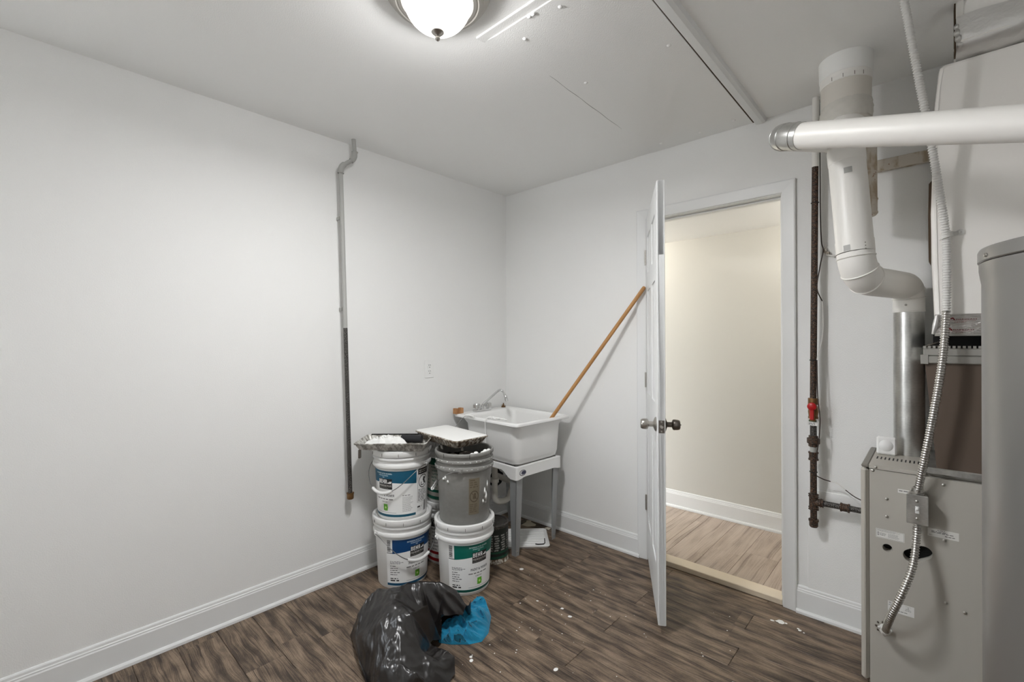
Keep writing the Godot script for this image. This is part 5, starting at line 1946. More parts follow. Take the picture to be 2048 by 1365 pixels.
func bag_and_cloth() -> void:
	var bag := [Vector3(0.591, 0.220, 1.476), Vector3(0.650, 0.215, 1.411), Vector3(0.691, 0.240, 1.385), Vector3(0.725, 0.255, 1.347), Vector3(0.791, 0.250, 1.280), Vector3(0.845, 0.210, 1.232), Vector3(0.903, 0.165, 1.191), Vector3(0.557, 0.170, 1.506), Vector3(0.547, 0.110, 1.548), Vector3(0.619, 0.060, 1.596), Vector3(0.686, 0.030, 1.630), Vector3(0.815, 0.000, 1.655), Vector3(0.749, 0.235, 1.488), Vector3(0.775, 0.190, 1.575), Vector3(0.725, 0.120, 1.602), Vector3(0.878, 0.130, 1.605)]
	bag.append_array([Vector3(0.858, 0.215, 1.488), Vector3(0.869, 0.170, 1.542), Vector3(0.904, 0.120, 1.460), Vector3(0.937, 0.100, 1.491), Vector3(0.947, 0.100, 1.595), Vector3(0.853, 0.215, 1.396), Vector3(0.849, 0.200, 1.313), Vector3(0.817, 0.120, 1.383), Vector3(0.810, 0.060, 1.330), Vector3(0.837, 0.090, 1.289), Vector3(0.893, 0.090, 1.228), Vector3(0.896, 0.130, 1.209), Vector3(0.863, 0.015, 1.325), Vector3(0.882, 0.050, 1.401), Vector3(0.930, 0.060, 1.467), Vector3(0.975, 0.070, 1.393)])
	bag.append_array([Vector3(1.012, 0.045, 1.374), Vector3(1.050, 0.010, 1.405), Vector3(0.998, 0.055, 1.445), Vector3(1.021, 0.050, 1.487), Vector3(1.017, 0.090, 1.565), Vector3(1.018, 0.040, 1.532), Vector3(0.894, 0.100, 1.637), Vector3(0.848, 0.050, 1.646), Vector3(0.979, 0.060, 1.616), Vector3(0.455, 0.035, 1.500), Vector3(0.440, 0.000, 1.505), Vector3(0.907, 0.000, 1.687), Vector3(1.012, 0.000, 1.638), Vector3(1.045, 0.000, 1.529), Vector3(1.062, 0.000, 1.447)])
	bag.append_array([Vector3(0.490, 0.000, 1.310), Vector3(0.600, 0.000, 1.190), Vector3(0.700, 0.000, 1.120), Vector3(0.790, 0.000, 1.100), Vector3(0.850, 0.000, 1.150), Vector3(0.50, 0.0, 1.56)])
	var notch := PackedVector2Array([Vector2(0.897, 1.200), Vector2(0.893, 1.229), Vector2(0.838, 1.290), Vector2(0.864, 1.327), Vector2(0.885, 1.398), Vector2(0.975, 1.391), Vector2(1.013, 1.372), Vector2(1.10, 1.30), Vector2(1.0, 1.10)])
	var g := draped(bag, 4, 1, 0.010, 13.0, 91, 0.6, notch)
	single("garbage_bag", g, M.bag, "crumpled black plastic garbage bag slumped on the floor in front of the buckets", "garbage bag")
	var cl := [Vector3(0.846, 0.004, 1.314), Vector3(0.884, 0.008, 1.287), Vector3(0.906, 0.010, 1.248), Vector3(0.938, 0.008, 1.233), Vector3(0.964, 0.012, 1.191), Vector3(0.945, 0.014, 1.142), Vector3(0.906, 0.016, 1.098), Vector3(0.868, 0.018, 1.048), Vector3(0.810, 0.030, 1.012), Vector3(0.776, 0.035, 1.013), Vector3(0.761, 0.030, 1.039), Vector3(0.790, 0.040, 1.099), Vector3(0.850, 0.050, 1.199)]
	cl.append_array([Vector3(0.842, 0.035, 1.252), Vector3(0.838, 0.020, 1.290), Vector3(0.906, 0.055, 1.218), Vector3(0.851, 0.035, 1.123), Vector3(0.867, 0.050, 1.106), Vector3(0.909, 0.030, 1.161), Vector3(0.935, 0.035, 1.215), Vector3(0.903, 0.045, 1.274), Vector3(0.893, 0.018, 1.222), Vector3(0.879, 0.030, 1.296), Vector3(0.872, 0.022, 1.117), Vector3(0.812, 0.030, 1.298), Vector3(0.780, 0.030, 1.244)])
	# a hem that comes down to the floor all round
	for q in [[0.840, 1.325], [0.890, 1.296], [0.946, 1.243], [0.973, 1.194], [0.952, 1.132], [0.912, 1.086], [0.874, 1.038], [0.812, 1.002], [0.770, 1.002], [0.750, 1.040], [0.775, 1.10], [0.77, 1.24], [0.80, 1.31]]:
		cl.append(Vector3(q[0], 0.001, q[1]))
	for i in cl.size():
		if cl[i].y > 0.02: cl[i].y *= 1.5
	g = draped(cl, 4, 1, 0.022, 20.0, 95, 0.4)
	single("cleaning_cloth", g, M.teal, "teal blue terry cloth lying on the floor beside the black bag", "cloth")

# ------------------------------------------------------------------ gas line and conduit
func hexagon(g: G, at: Vector3, dir: Vector3, r: float, h: float) -> void:
	g.lathe([Vector2(0, 0), Vector2(r * 0.92, 0), Vector2(r, h * 0.1), Vector2(r, h * 0.9), Vector2(r * 0.92, h), Vector2(0, h)], 6, xf_dir(at, dir), 5.0)

func collar(g: G, at: Vector3, dir: Vector3, r: float, h: float) -> void:
	g.lathe([Vector2(0, 0), Vector2(r, 0), Vector2(r, h * 0.16), Vector2(r * 0.88, h * 0.24), Vector2(r * 0.88, h * 0.76), Vector2(r, h * 0.84), Vector2(r, h), Vector2(0, h)], 20, xf_dir(at, dir), 30.0)

func gas_line() -> void:
	var t := thing("gas_pipe", "rusty iron gas pipe with a red valve on the back wall beside the doorway", "gas pipe", Vector3(2.02, 0.447, 0.06))
	var x := 2.020
	var z := 0.060
	var v := func(y: float) -> Vector3: return Vector3(x + (y - 1.05) * 0.0105 if y > 1.05 else x, y, z)
	var g := G.new()
	g.tube([v.call(2.12), v.call(CEIL - 0.0005)], 0.0142, 20, false)
	part("painted_length", g, M.pipe_white, t, true)
	g = G.new()
	g.tube([v.call(1.045), v.call(1.3), v.call(2.125)], 0.0135, 20, false)
	part("riser", g, M.rust, t, true)
	g = G.new()
	hexagon(g, Vector3(x, 1.018, z), Vector3.UP, 0.0215, 0.03)
	hexagon(g, Vector3(x, 0.942, z), Vector3.UP, 0.0205, 0.022)
	g.lathe([Vector2(0.012, 0.955), Vector2(0.0185, 0.965), Vector2(0.021, 0.985), Vector2(0.0185, 1.008), Vector2(0.012, 1.02)], 20, Transform3D(Basis(), Vector3(x, 0, z)), 60.0)
	g.tube([Vector3(x, 0.99, z), Vector3(x, 0.99, z + 0.03)], 0.009, 12)
	var vb := part("valve_body", g, M.brass, t, true)
	g = G.new()
	g.lathe([Vector2(0, 0), Vector2(0.015, 0.0), Vector2(0.0185, 0.004), Vector2(0.0185, 0.010), Vector2(0.015, 0.014), Vector2(0.0, 0.0155)], 20, Transform3D(Basis(Vector3.RIGHT, PI / 2), Vector3(x, 1.012, z + 0.026)), 50.0)
	g.box(Vector3(x, 0.978, z + 0.034), Vector3(0.017, 0.055, 0.008), 0.003)
	part("valve_handle", g, M.red, t, true)
	var im := Image.create(64, 40, false, Image.FORMAT_RGB8)
	im.fill(c8(226, 226, 222))
	im.fill_rect(Rect2i(8, 6, 48, 12), c8(60, 90, 70))
	fine_print(im, 8, 24, 48, 2, 7, 4, c8(110, 110, 110))
	g = G.new()
	slab(Vector3(x - 0.021, 0.922, z + 0.013), Vector3(x + 0.021, 0.954, z + 0.0148), g)
	part("tag_card", g, M.white_plastic, t, true)
	g = G.new()
	g.sheet(Vector3(x - 0.0205, 0.9535, z + 0.0152), Vector3(x + 0.0205, 0.9535, z + 0.0152), Vector3(x + 0.0205, 0.9225, z + 0.0152), Vector3(x - 0.0205, 0.9225, z + 0.0152), Vector3.BACK)
	part("tag_print", g, print_mat(im), t, true)
	g = G.new()
	g.tube([Vector3(x, 0.865, z), Vector3(x, 0.944, z)], 0.0135, 18, false)
	part("nipple", g, M.black_iron, t, true)
	g = G.new()
	hexagon(g, Vector3(x, 0.836, z), Vector3.UP, 0.0262, 0.026)
	hexagon(g, Vector3(x, 0.862, z), Vector3.UP, 0.019, 0.012)
	hexagon(g, Vector3(x, 0.822, z), Vector3.UP, 0.020, 0.014)
	part("union", g, M.rust, t, true)
	g = G.new()
	g.tube([Vector3(x, 0.795, z), Vector3(x, 0.824, z)], 0.0138, 18, false)
	part("nipple", g, M.grey_paint, t, true)
	g = G.new()
	collar(g, Vector3(x, 0.760, z), Vector3.UP, 0.0205, 0.038)
	part("coupling", g, M.rust, t, true)
	g = G.new()
	g.tube([Vector3(x, 0.596, z), Vector3(x, 0.762, z)], 0.0135, 18, false)
	part("riser", g, M.rust, t, true)
	g = G.new()
	g.tube([Vector3(x, 0.53, z), Vector3(x, 0.60, z)], 0.0178, 18)
	for y in [0.530, 0.590]: collar(g, Vector3(x, y, z), Vector3.UP, 0.0212, 0.011)
	g.tube([Vector3(x, 0.565, z), Vector3(x + 0.036, 0.566, z)], 0.0172, 18)
	collar(g, Vector3(x + 0.028, 0.566, z), Vector3.RIGHT, 0.0205, 0.010)
	part("tee", g, M.rust, t, true)
	g = G.new()
	g.tube([Vector3(x, 0.48, z), Vector3(x, 0.532, z)], 0.0135, 18, false)
	part("drip_leg", g, M.rust, t, true)
	g = G.new()
	g.lathe([Vector2(0, 0.447), Vector2(0.014, 0.448), Vector2(0.018, 0.454), Vector2(0.018, 0.474), Vector2(0.0205, 0.476), Vector2(0.0205, 0.484), Vector2(0, 0.484)], 20, Transform3D(Basis(), Vector3(x, 0, z)), 30.0)
	part("end_cap", g, M.rust, t, true)
	g = G.new()
	g.tube([Vector3(x + 0.034, 0.566, z), Vector3(2.235, 0.5675, z)], 0.0128, 18, false)
	part("branch", g, M.black_iron, t, true)
	g = G.new()
	collar(g, Vector3(2.122, 0.5665, z), Vector3.RIGHT, 0.0195, 0.034)
	part("coupling", g, M.rust, t, true)
	for y in [1.955, 1.225, 0.705]:
		g = G.new()
		ring_on(g, v.call(y), Vector3.UP, 0.0146, 0.0022, 16)
		part("tie", g, M.black, t, true)
	# thermostat wire
	t = thing("thermostat_wire", "thin brown and white wire running down beside the rusty gas pipe to the furnace", "wire", Vector3(2.04, 0.6, 0.03))
	g = G.new()
	g.tube(curve([Vector3(2.043, 2.44, 0.030), Vector3(2.045, 2.2, 0.030), Vector3(2.046, 1.93, 0.034), Vector3(2.050, 1.78, 0.034), Vector3(2.056, 1.735, 0.030), Vector3(2.046, 1.66, 0.045), Vector3(2.036, 1.56, 0.058), Vector3(2.052, 1.50, 0.034)], 8), 0.0024, 7)
	part("brown_length", g, M.cord, t, true)
	g = G.new()
	g.tube(curve([Vector3(2.052, 1.50, 0.034), Vector3(2.055, 1.42, 0.030), Vector3(2.052, 1.33, 0.032), Vector3(2.040, 1.255, 0.060), Vector3(2.036, 1.225, 0.066)], 8), 0.0022, 7)
	part("white_length", g, M.cord_white, t, true)
	g = G.new()
	g.tube(curve([Vector3(2.036, 1.225, 0.066), Vector3(2.038, 1.14, 0.072), Vector3(2.040, 1.05, 0.074), Vector3(2.048, 0.96, 0.074), Vector3(2.045, 0.87, 0.076), Vector3(2.036, 0.79, 0.078), Vector3(2.030, 0.705, 0.076), Vector3(2.052, 0.682, 0.066), Vector3(2.085, 0.672, 0.056)], 8), 0.0023, 7)
	part("brown_length", g, M.cord, t, true)
	g = G.new()
	g.tube(curve([Vector3(2.085, 0.672, 0.056), Vector3(2.110, 0.668, 0.052), Vector3(2.140, 0.645, 0.054)], 8), 0.0021, 7)
	part("white_length", g, M.cord_white, t, true)
	g = G.new()
	g.tube(curve([Vector3(2.140, 0.645, 0.054), Vector3(2.175, 0.622, 0.058), Vector3(2.230, 0.603, 0.062)], 8), 0.0022, 7)
	part("brown_length", g, M.cord, t, true)
	# little junction of staples and stubs half way up
	t = thing("wire_staple", "painted knot of wire ends and a staple on the wall beside the gas pipe", "wire staple", Vector3(2.058, 1.73, 0.0))
	g = G.new()
	g.ball(Vector3(2.062, 1.735, 0.012), Vector3(0.010, 0.013, 0.011), 8, 6)
	g.ball(Vector3(2.072, 1.722, 0.012), Vector3(0.009, 0.008, 0.010), 8, 6)
	part("knot", g, M.dirty_tin, t, true)
	g = G.new()
	g.tube([Vector3(2.066, 1.718, 0.010), Vector3(2.085, 1.708, 0.016), Vector3(2.104, 1.706, 0.012)], 0.004, 8)
	g.tube([Vector3(2.058, 1.748, 0.010), Vector3(2.064, 1.765, 0.013)], 0.003, 8)
	part("stub", g, M.cord_white, t, true)

func corrugated(g: G, path: Array, r: float) -> void:
	var e := even(path, 0.0029)
	var rad := []
	for i in e.size(): rad.append([r, r, r - 0.0034][i % 3])
	g.tube(e, rad, 12)

func conduit() -> void:
	var t := thing("flexible_conduit", "long flexible metal conduit hanging from the ceiling to the switch box, upper length painted", "conduit", Vector3(2.389, 0.78, 0.425))
	var path := curve([Vector3(2.362, CEIL, 0.584), Vector3(2.395, 2.20, 0.535), Vector3(2.430, 1.955, 0.480), Vector3(2.461, 1.70, 0.433), Vector3(2.464, 1.65, 0.424), Vector3(2.4645, 1.52, 0.428), Vector3(2.4615, 1.385, 0.434), Vector3(2.4515, 1.236, 0.450), Vector3(2.431, 1.07, 0.455), Vector3(2.408, 0.912, 0.450), Vector3(2.389, 0.785, 0.425)], 14)
	var cut := 0
	for i in path.size():
		if path[i].y > 1.41: cut = i
	var g := G.new()
	corrugated(g, path.slice(0, cut + 1), 0.0118)
	part("painted_length", g, M.conduit_white, t, true)
	g = G.new()
	corrugated(g, path.slice(cut, path.size()), 0.0118)
	part("bare_length", g, M.conduit, t, true)
	g = G.new()
	g.lathe([Vector2(0.0, 0), Vector2(0.019, 0.0), Vector2(0.020, 0.003), Vector2(0.020, 0.007), Vector2(0.016, 0.009), Vector2(0.0155, 0.022), Vector2(0.012, 0.024)], 16, xf_dir(Vector3(2.388, 0.775, 0.421), Vector3(0.05, 1, 0.05)), 40.0)
	screw(g, Vector3(2.404, 0.788, 0.424), Vector3.RIGHT, 0.0035)
	screw(g, Vector3(2.372, 0.788, 0.424), Vector3.LEFT, 0.0035)
	part("connector", g, M.conduit, t, true)
	# strap that holds it to the duct box
	t = thing("conduit_strap", "white painted strap with a screw holding the conduit to the duct box", "strap", Vector3(2.475, 1.675, 0.41))
	g = G.new()
	var band := []
	for i in 13:
		var a := PI * 1.15 * i / 12.0 - 0.1
		band.append(Vector3(2.4635 - cos(a) * 0.0148, 1.672 - 0.006 * cos(a), 0.424 + sin(a) * 0.0150))
	band.append(Vector3(2.484, 1.679, 0.4065))
	band.append(Vector3(2.499, 1.683, 0.4035))
	var rows := [[], []]
	for p in band:
		rows[0].append(p + Vector3(0.001, 0.007, 0)); rows[1].append(p - Vector3(0.001, 0.007, 0))
	g.loft(rows, false, true, 60.0)
	fix(g, Vector3(2.468, 1.675, 0.40))
	for s in [-1, 1]:
		var edge := []
		for p in band: edge.append(p + Vector3(0.001 * s, 0.007 * s, 0))
		g.tube(edge, 0.0012, 6)
	part("band", g, M.conduit_white, t, true)
	g = G.new()
	g.lathe([Vector2(0, 0), Vector2(0.0105, 0), Vector2(0.0105, 0.002), Vector2(0, 0.0025)], 14, xf_dir(Vector3(2.499, 1.683, 0.4025), Vector3.BACK))
	screw(g, Vector3(2.497, 1.683, 0.4045), Vector3.BACK, 0.004)
	part("screw", g, M.conduit_white, t, true)
	# switch box
	t = thing("switch_box", "grey metal switch box with a white toggle on the furnace cabinet", "switch box", Vector3(2.388, 0.68, 0.42))
	g = G.new()
	g.box(Vector3(2.388, 0.7265, 0.4205), Vector3(0.053, 0.096, 0.051), 0.003)
	part("box", g, M.sheet, t, true)
	g = G.new()
	g.box(Vector3(2.388, 0.7265, 0.4485), Vector3(0.0575, 0.1025, 0.005), 0.0022)
	part("cover_plate", g, M.galvanised, t, true)
	g = G.new()
	g.box(Vector3(2.388, 0.7265, 0.4516), Vector3(0.0105, 0.024, 0.0025), 0.0008)
	g.box(Vector3(2.388, 0.7315, 0.457), Vector3(0.0075, 0.010, 0.013), 0.002, Basis(Vector3.RIGHT, -0.4))
	part("toggle", g, M.white_plastic, t, true)
	for y in [0.7565, 0.6965]:
		g = G.new()
		screw(g, Vector3(2.388, y, 0.451), Vector3.BACK, 0.0038)
		part("screw", g, M.screw, t, true)
	# lower loop
	t = thing("flexible_conduit", "short bare flexible conduit looping from the switch box down to the furnace", "conduit", Vector3(2.30, 0.25, 0.42))
	path = curve([Vector3(2.387, 0.679, 0.425), Vector3(2.385, 0.62, 0.438), Vector3(2.376, 0.535, 0.475), Vector3(2.350, 0.445, 0.505), Vector3(2.322, 0.36, 0.500), Vector3(2.306, 0.295, 0.470), Vector3(2.300, 0.258, 0.435)], 12)
	g = G.new()
	corrugated(g, path, 0.0118)
	part("bare_length", g, M.conduit, t, true)
	g = G.new()
	g.tube([Vector3(2.302, 0.268, 0.445), Vector3(2.299, 0.252, 0.430), Vector3(2.297, 0.248, 0.412), Vector3(2.297, 0.248, 0.396)], 0.0132, 16)
	collar(g, Vector3(2.297, 0.248, 0.396), Vector3.BACK, 0.0185, 0.007)
	for s in [-1, 1]: screw(g, Vector3(2.297 + s * 0.017, 0.252, 0.404), Vector3(s, 0, 0.4), 0.004)
	part("connector", g, M.conduit_white, t, true)
	g = G.new()
	for i in 8:
		var a := TAU * i / 8.0
		g.box(Vector3(2.290 + cos(a) * 0.019, 0.252 + sin(a) * 0.019, 0.398), Vector3(0.007, 0.005, 0.006), 0.001, Basis(Vector3(0, 0, 1), a))
	part("lock_nut", g, M.dark_nickel, t, true)

# ------------------------------------------------------------------ left wall
func left_wall_things() -> void:
	var t := thing("capped_pipe", "thin cut-off pipe on the left wall, painted grey above and bare black below", "pipe", Vector3(0.06, 0.455, 1.32))
	var lean := func(y: float) -> Vector3: return Vector3(0.062, y, 1.326 + (y - 0.455) * 0.0262)
	var g := G.new()
	var c0 := Vector3(0.076, CEIL, 1.305)
	var c1 := Vector3(0.076, 2.335, 1.298)
	var c2 := Vector3(0.062, 2.275, 1.374)
	g.tube([c0, c1 + Vector3(0, 0.03, 0.0)] + bend(c0, c1, c2, 0.022, 6) + bend(c1, c2, lean.call(1.9), 0.022, 6) + [lean.call(2.2), lean.call(1.8), lean.call(1.393)], 0.0112, 16, false)
	part("painted_length", g, M.grey_paint, t, true)
	g = G.new()
	g.tube([c1 + Vector3(0, 0.034, 0.0)] + bend(c0, c1, c2, 0.026, 8), 0.0152, 16)
	g.tube(bend(c1, c2, lean.call(1.9), 0.026, 8) + [c2 + Vector3(0, -0.036, -0.001)], 0.0152, 16)
	ring_on(g, c1 + Vector3(0, 0.036, 0), Vector3.UP, 0.0150, 0.0025, 16)
	ring_on(g, c2 + Vector3(0, -0.036, -0.001), Vector3.UP, 0.0150, 0.0025, 16)
	part("elbow", g, M.grey_paint, t, true)
	g = G.new()
	g.tube([lean.call(0.470), lean.call(1.395)], 0.0113, 16)
	part("bare_length", g, M.black_iron, t, true)
	g = G.new()
	g.lathe([Vector2(0, -0.012), Vector2(0.0165, -0.012), Vector2(0.018, -0.008), Vector2(0.018, 0.012), Vector2(0.0165, 0.015), Vector2(0.020, 0.016), Vector2(0.020, 0.022), Vector2(0, 0.023)], 18, Transform3D(Basis(), lean.call(0.463)), 30.0)
	part("end_cap", g, M.brass, t, true)
	g = G.new()
	g.box(Vector3(0.018, 2.0, lean.call(2.0).z), Vector3(0.036, 0.018, 0.008), 0.002)
	g.box(Vector3(0.018, 1.5, lean.call(1.5).z), Vector3(0.036, 0.018, 0.008), 0.002)
	part("standoff", g, M.grey_paint, t, true)
	# outlet
	t = thing("wall_outlet", "white duplex outlet plate on the left wall near the corner", "outlet", Vector3(0, 1.138, 0.741))
	g = G.new()
	g.box(Vector3(0.0028, 0, 0), Vector3(0.0056, 0.116, 0.074), 0.0022)
	part("plate", g, M.white_plastic, t)
	for s in [-1, 1]:
		g = G.new()
		g.box(Vector3(0.0062, s * 0.0195, 0), Vector3(0.003, 0.030, 0.034), 0.0012)
		var f := part("receptacle", g, M.white_plastic, t)
		for q in [[0.006, 0.006], [0.006, -0.006], [-0.008, 0.0]]:
			g = G.new()
			g.box(Vector3(0.0078, s * 0.0195 + q[0], q[1]), Vector3(0.0006, 0.008 if q[0] > 0 else 0.005, 0.0026 if q[0] > 0 else 0.005), 0.0)
			part("slot", g, M.soot, f)
	g = G.new()
	screw(g, Vector3(0.0056, 0, 0), Vector3.RIGHT, 0.0025)
	part("screw", g, M.white_plastic, t)

# ------------------------------------------------------------------ small things
func small_things() -> void:
	# access panel in the ceiling
	var t := thing("ceiling_panel", "rectangular drywall patch screwed to the ceiling beyond the lamp", "ceiling panel", Vector3(1.5, 2.43, 0.7))
	var nl := Vector3(1.262, 2.4328, 1.383)
	var nr := Vector3(1.757, 2.4328, 1.383)
	var fl := Vector3(1.212, 2.4375, 0.001)
	var fr := Vector3(1.752, 2.4375, 0.001)
	var g := G.new()
	var up := func(p: Vector3) -> Vector3: return Vector3(p.x, CEIL + 0.001, p.z)
	g.quad(nl, nr, fr, fl, Vector3.DOWN)
	g.quad(nl, nr, up.call(nr), up.call(nl), Vector3.BACK)
	g.quad(nr, fr, up.call(fr), up.call(nr), Vector3.RIGHT)
	g.quad(nl, fl, up.call(fl), up.call(nl), Vector3.LEFT)
	g.quad(fl, fr, up.call(fr), up.call(fl), Vector3.FORWARD)
	g.quad(up.call(nl), up.call(nr), up.call(fr), up.call(fl), Vector3.UP)
	part("board", g, M.ceiling, t, true)
	# skimmed ramp down its left side
	var ol := Vector3(1.196, CEIL - 0.0004, 1.383)
	var of := Vector3(1.203, CEIL - 0.0015, 0.001)
	g = G.new()
	g.quad(nl + Vector3(0, 0, 0), fl, of, ol, Vector3.DOWN + Vector3.LEFT)
	g.flat(nl, ol, up.call(nl), Vector3.BACK)
	part("skim_edge", g, M.ceiling, t, true)
	# wooden strip along its near end, a little cocked
	g = G.new()
	g.prism(PackedVector2Array([Vector2(1.384, 2.4376), Vector2(1.418, 2.4345), Vector2(1.4205, 2.4355), Vector2(1.4215, CEIL + 0.001), Vector2(1.384, CEIL + 0.001)]), 0.56, Transform3D(Basis(Vector3(0, 0, 1), Vector3.UP, Vector3.RIGHT), Vector3(1.197, 0, 0)))
	part("end_strip", g, M.ceiling, t, true)
	for q in [[1.329, 1.30], [1.521, 1.34], [1.332, 0.902], [1.700, 0.898], [1.30, 0.094], [1.512, 0.078], [1.689, 0.096]]:
		g = G.new()
		var y: float = 2.4375 - 0.0047 * q[1] / 1.383
		g.lathe([Vector2(0.009, 0.0), Vector2(0.0075, 0.0022), Vector2(0.0045, 0.0050), Vector2(0, 0.0058)], 14, Transform3D(Basis(Vector3.RIGHT, PI), Vector3(q[0], y + 0.0004, q[1])), 60.0)
		part("screw_bump", g, M.ceiling, t, true)
	for q in [[1.418, 2.432], [1.435, 2.4315], [1.60, 2.4325]]:
		g = G.new()
		g.ball(Vector3(q[0], q[1], 1.376), Vector3(0.012, 0.004, 0.008), 7, 4)
		part("plaster_blob", g, M.ceiling, t, true)
	g = G.new()
	var crack := []
	for i in 14:
		var f := 0.24 + 0.036 * i
		crack.append(nl.lerp(fl, f) + Vector3(0.0016 * sin(i * 1.7), -0.0001, 0))
	g.tube(crack, [0.0002, 0.0005, 0.0003, 0.0006, 0.0007, 0.0004, 0.0007, 0.0009, 0.0006, 0.0007, 0.0005, 0.0006, 0.0004, 0.0002], 6)
	part("crack", g, M.brown_gap, t, true)
	g = slab(Vector3(1.7575, 2.4375, 0.0), Vector3(1.7645, CEIL, 2.6))
	slab(Vector3(1.7528, 2.4375, 0.0), Vector3(1.7605, 2.4395, 1.38), g)
	part("dark_gap", g, M.brown_gap, t, true)
	g = G.new()
	g.prism(PackedVector2Array([Vector2(1.7645, CEIL + 0.001), Vector2(1.7645, 2.428), Vector2(1.770, 2.421), Vector2(1.798, 2.419), Vector2(1.812, 2.425), Vector2(1.816, 2.434), Vector2(1.818, CEIL + 0.001)]), 2.6, Transform3D(Basis(), Vector3(0, 0, 0.001)))
	single("ceiling_batten", g, M.trim, "long white rounded batten running along the ceiling beside the drywall patch", "trim strip")
	# broom handle in the tub
	t = thing("wooden_pole", "bare wooden broom handle leaning from the laundry tub against the door frame", "pole", Vector3(0.50, 0.60, 0.26))
	var p0 := Vector3(0.468, 0.608, 0.272)
	var p1 := Vector3(1.170, 1.640, 0.036)
	g = G.new()
	var pd := (p1 - p0).normalized()
	g.tube([p0, p1 - pd * 0.014, p1 - pd * 0.005, p1], [0.0115, 0.0115, 0.0100, 0.0065], 18, true, 1.0)
	part("shaft", g, M.wood_handle, t, true)
	# things on the rim of the tub
	g = G.new()
	g.prism(PackedVector2Array([Vector2(-0.034, 0), Vector2(0.034, 0), Vector2(0.034, 0.036), Vector2(0.012, 0.036), Vector2(0.004, 0.018), Vector2(-0.004, 0.030), Vector2(-0.012, 0.036), Vector2(-0.034, 0.036)]), 0.03, Transform3D(Basis(Vector3.UP, PI / 2), Vector3(0.034, 0.8265, 0.533)))
	single("wood_block", g, M.block, "small notched brown wood block on the left corner of the tub rim", "wood block")
	t = thing("white_string", "white string bunched on the front rim of the tub and hanging down", "string", Vector3(0.5, 0.825, 0.585))
	g = G.new()
	var pts := []
	for i in 40:
		var f := i / 39.0
		pts.append(Vector3(0.375 + 0.13 * f + 0.012 * sin(i * 1.9), 0.832 + 0.010 * absf(sin(i * 1.1)), 0.560 - 0.012 * f + 0.010 * cos(i * 2.3)))
	g.tube(curve(pts, 3), 0.0042, 7)
	part("bunch", g, M.white_paint, t, true)
	g = G.new()
	g.tube(curve([Vector3(0.385, 0.836, 0.562), Vector3(0.378, 0.838, 0.578), Vector3(0.374, 0.825, 0.592), Vector3(0.372, 0.78, 0.590), Vector3(0.372, 0.70, 0.588), Vector3(0.374, 0.66, 0.588)], 6), 0.0030, 7)
	part("tail", g, M.white_paint, t, true)
	t = thing("paint_scraper", "thin wire with a white paint-caked end lying over the left rim of the tub", "wire hook", Vector3(0.18, 0.82, 0.56))
	g = G.new()
	g.tube(curve([Vector3(0.115, 0.72, 0.645), Vector3(0.135, 0.76, 0.630), Vector3(0.165, 0.812, 0.597), Vector3(0.185, 0.834, 0.575), Vector3(0.215, 0.832, 0.566)], 6), 0.0018, 6)
	part("wire", g, M.steel_wire, t, true)
	g = G.new()
	g.tube(curve([Vector3(0.178, 0.833, 0.580), Vector3(0.20, 0.835, 0.572), Vector3(0.23, 0.832, 0.572), Vector3(0.25, 0.830, 0.575)], 4), 0.006, 8)
	part("caked_end", g, M.white_paint, t, true)
	t = thing("brass_fitting", "tiny paint-specked brass fitting on the back corner of the tub", "fitting", Vector3(0.075, 0.826, 0.115))
	g = G.new()
	g.lathe([Vector2(0, 0), Vector2(0.016, 0), Vector2(0.016, 0.006), Vector2(0.009, 0.009), Vector2(0.009, 0.018), Vector2(0.004, 0.021), Vector2(0.004, 0.03), Vector2(0, 0.031)], 14, Transform3D(), 35.0)
	part("stem", g, M.brass, t)
	g = G.new()
	g.tube([Vector3(-0.018, 0.014, 0.0), Vector3(0.018, 0.014, 0.0)], 0.005, 10)
	part("cross_bar", g, M.dirty_tin, t)
	# motion sensor on the furnace
	t = thing("white_sensor", "small square white sensor with a round lens standing on the furnace top", "sensor", Vector3(2.290, 0.851, 0.172), deg_to_rad(4.0))
	g = G.new()
	g.box(Vector3(0, 0.036, 0), Vector3(0.064, 0.072, 0.022), 0.006)
	part("case", g, M.white_plastic, t)
	g = G.new()
	g.lathe([Vector2(0.0225, 0), Vector2(0.021, 0.002), Vector2(0.019, 0.0028), Vector2(0.014, 0.0058), Vector2(0.007, 0.0075), Vector2(0, 0.0080)], 28, Transform3D(Basis(Vector3.RIGHT, PI / 2), Vector3(-0.002, 0.038, 0.011)), 50.0)
	part("lens", g, M.white_plastic, t)
	# chips of dried paint on the floor under the tub
	g = G.new()
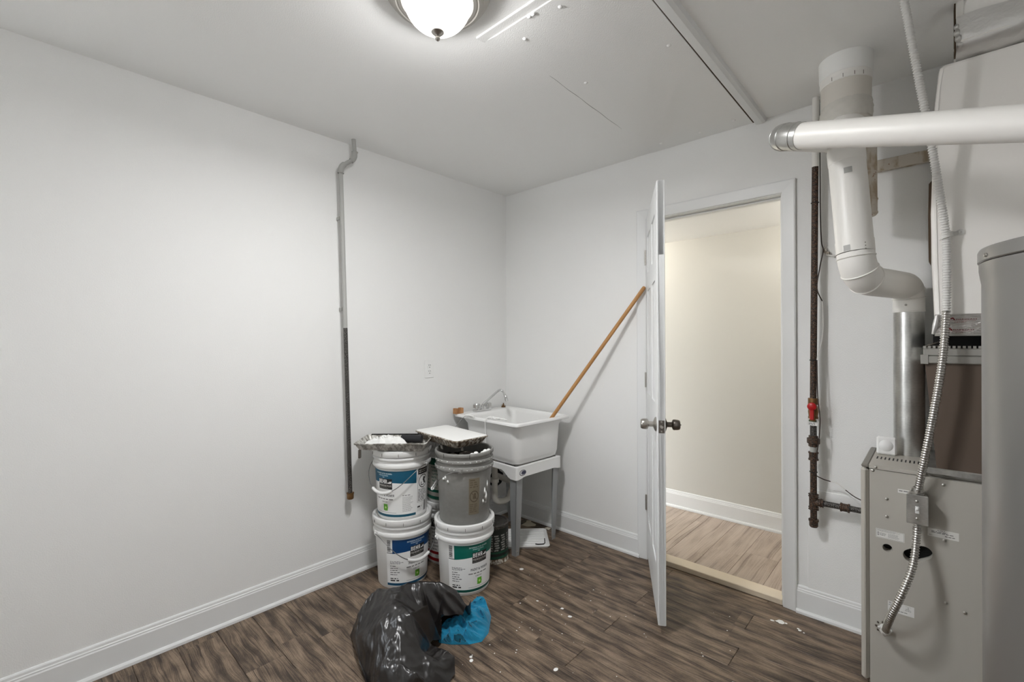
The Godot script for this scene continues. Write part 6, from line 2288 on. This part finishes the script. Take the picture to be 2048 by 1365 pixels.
	g.prism(PackedVector2Array([Vector2(-0.055, 0.03), Vector2(-0.01, 0.055), Vector2(0.045, 0.045), Vector2(0.05, 0.02), Vector2(0.018, -0.02), Vector2(0.02, -0.05), Vector2(-0.012, -0.052), Vector2(-0.02, -0.015)]), -0.003, Transform3D(Basis(Vector3.RIGHT, PI / 2).rotated(Vector3.UP, 0.75), Vector3(0.285, 0.0005, 0.075)))
	single("paint_chip", g, mat(c8(196, 186, 164), 0.6), "fan shaped cream paint chip on the floor under the tub", "paint chip")
	g = G.new()
	g.prism(PackedVector2Array([Vector2(-0.022, 0.012), Vector2(0.02, 0.018), Vector2(0.012, -0.016), Vector2(-0.015, -0.012)]), -0.003, Transform3D(Basis(Vector3.RIGHT, PI / 2), Vector3(0.444, 0.0005, 0.052)))
	single("paint_chip", g, mat(c8(206, 200, 184), 0.6), "small pale paint chip against the baseboard behind the far tub leg", "paint chip")
	# splashes and flecks of white paint on the planks: too many to count
	g = G.new()
	rng.seed = 33
	var spots := [[1.904, 0.154, 0.016], [1.890, 0.160, 0.008], [1.872, 0.168, 0.010], [1.925, 0.150, 0.006], [1.983, 0.167, 0.008], [1.975, 0.158, 0.005], [2.0, 0.175, 0.004], [0.953, 0.787, 0.007], [1.085, 0.755, 0.007], [1.151, 0.783, 0.008], [1.008, 1.29, 0.007], [1.025, 1.303, 0.008], [1.314, 1.109, 0.012], [0.68, 0.60, 0.012]]
	for k in 105:
		var a := rng.randf()
		var x := rng.randf_range(0.45, 1.9)
		var z := rng.randf_range(0.25, 1.7)
		if rng.randf() < 0.6:
			x = 1.05 + rng.randfn(0.0, 0.25)
			z = 0.95 + rng.randfn(0.0, 0.3)
		spots.append([clampf(x, 0.3, 2.2), clampf(z, 0.12, 2.0), rng.randf_range(0.0009, 0.0030) * (1.3 if a > 0.85 else 1.0)])
	for q in spots:
		var sq: float = rng.randf_range(0.6, 1.3)
		g.lathe([Vector2(q[2], 0.0001), Vector2(q[2] * 0.8, minf(q[2] * 0.18, 0.0012)), Vector2(0, minf(q[2] * 0.22, 0.0015))], 8, Transform3D(Basis(Vector3.UP, rng.randf() * TAU) * Basis.from_scale(Vector3(sq, 1, 1.0)), Vector3(q[0], 0, q[1])), 60.0)
	single("paint_flecks", g, M.white_paint, "flecks of white paint spattered over the dark plank floor", "paint spatter", "", "stuff")
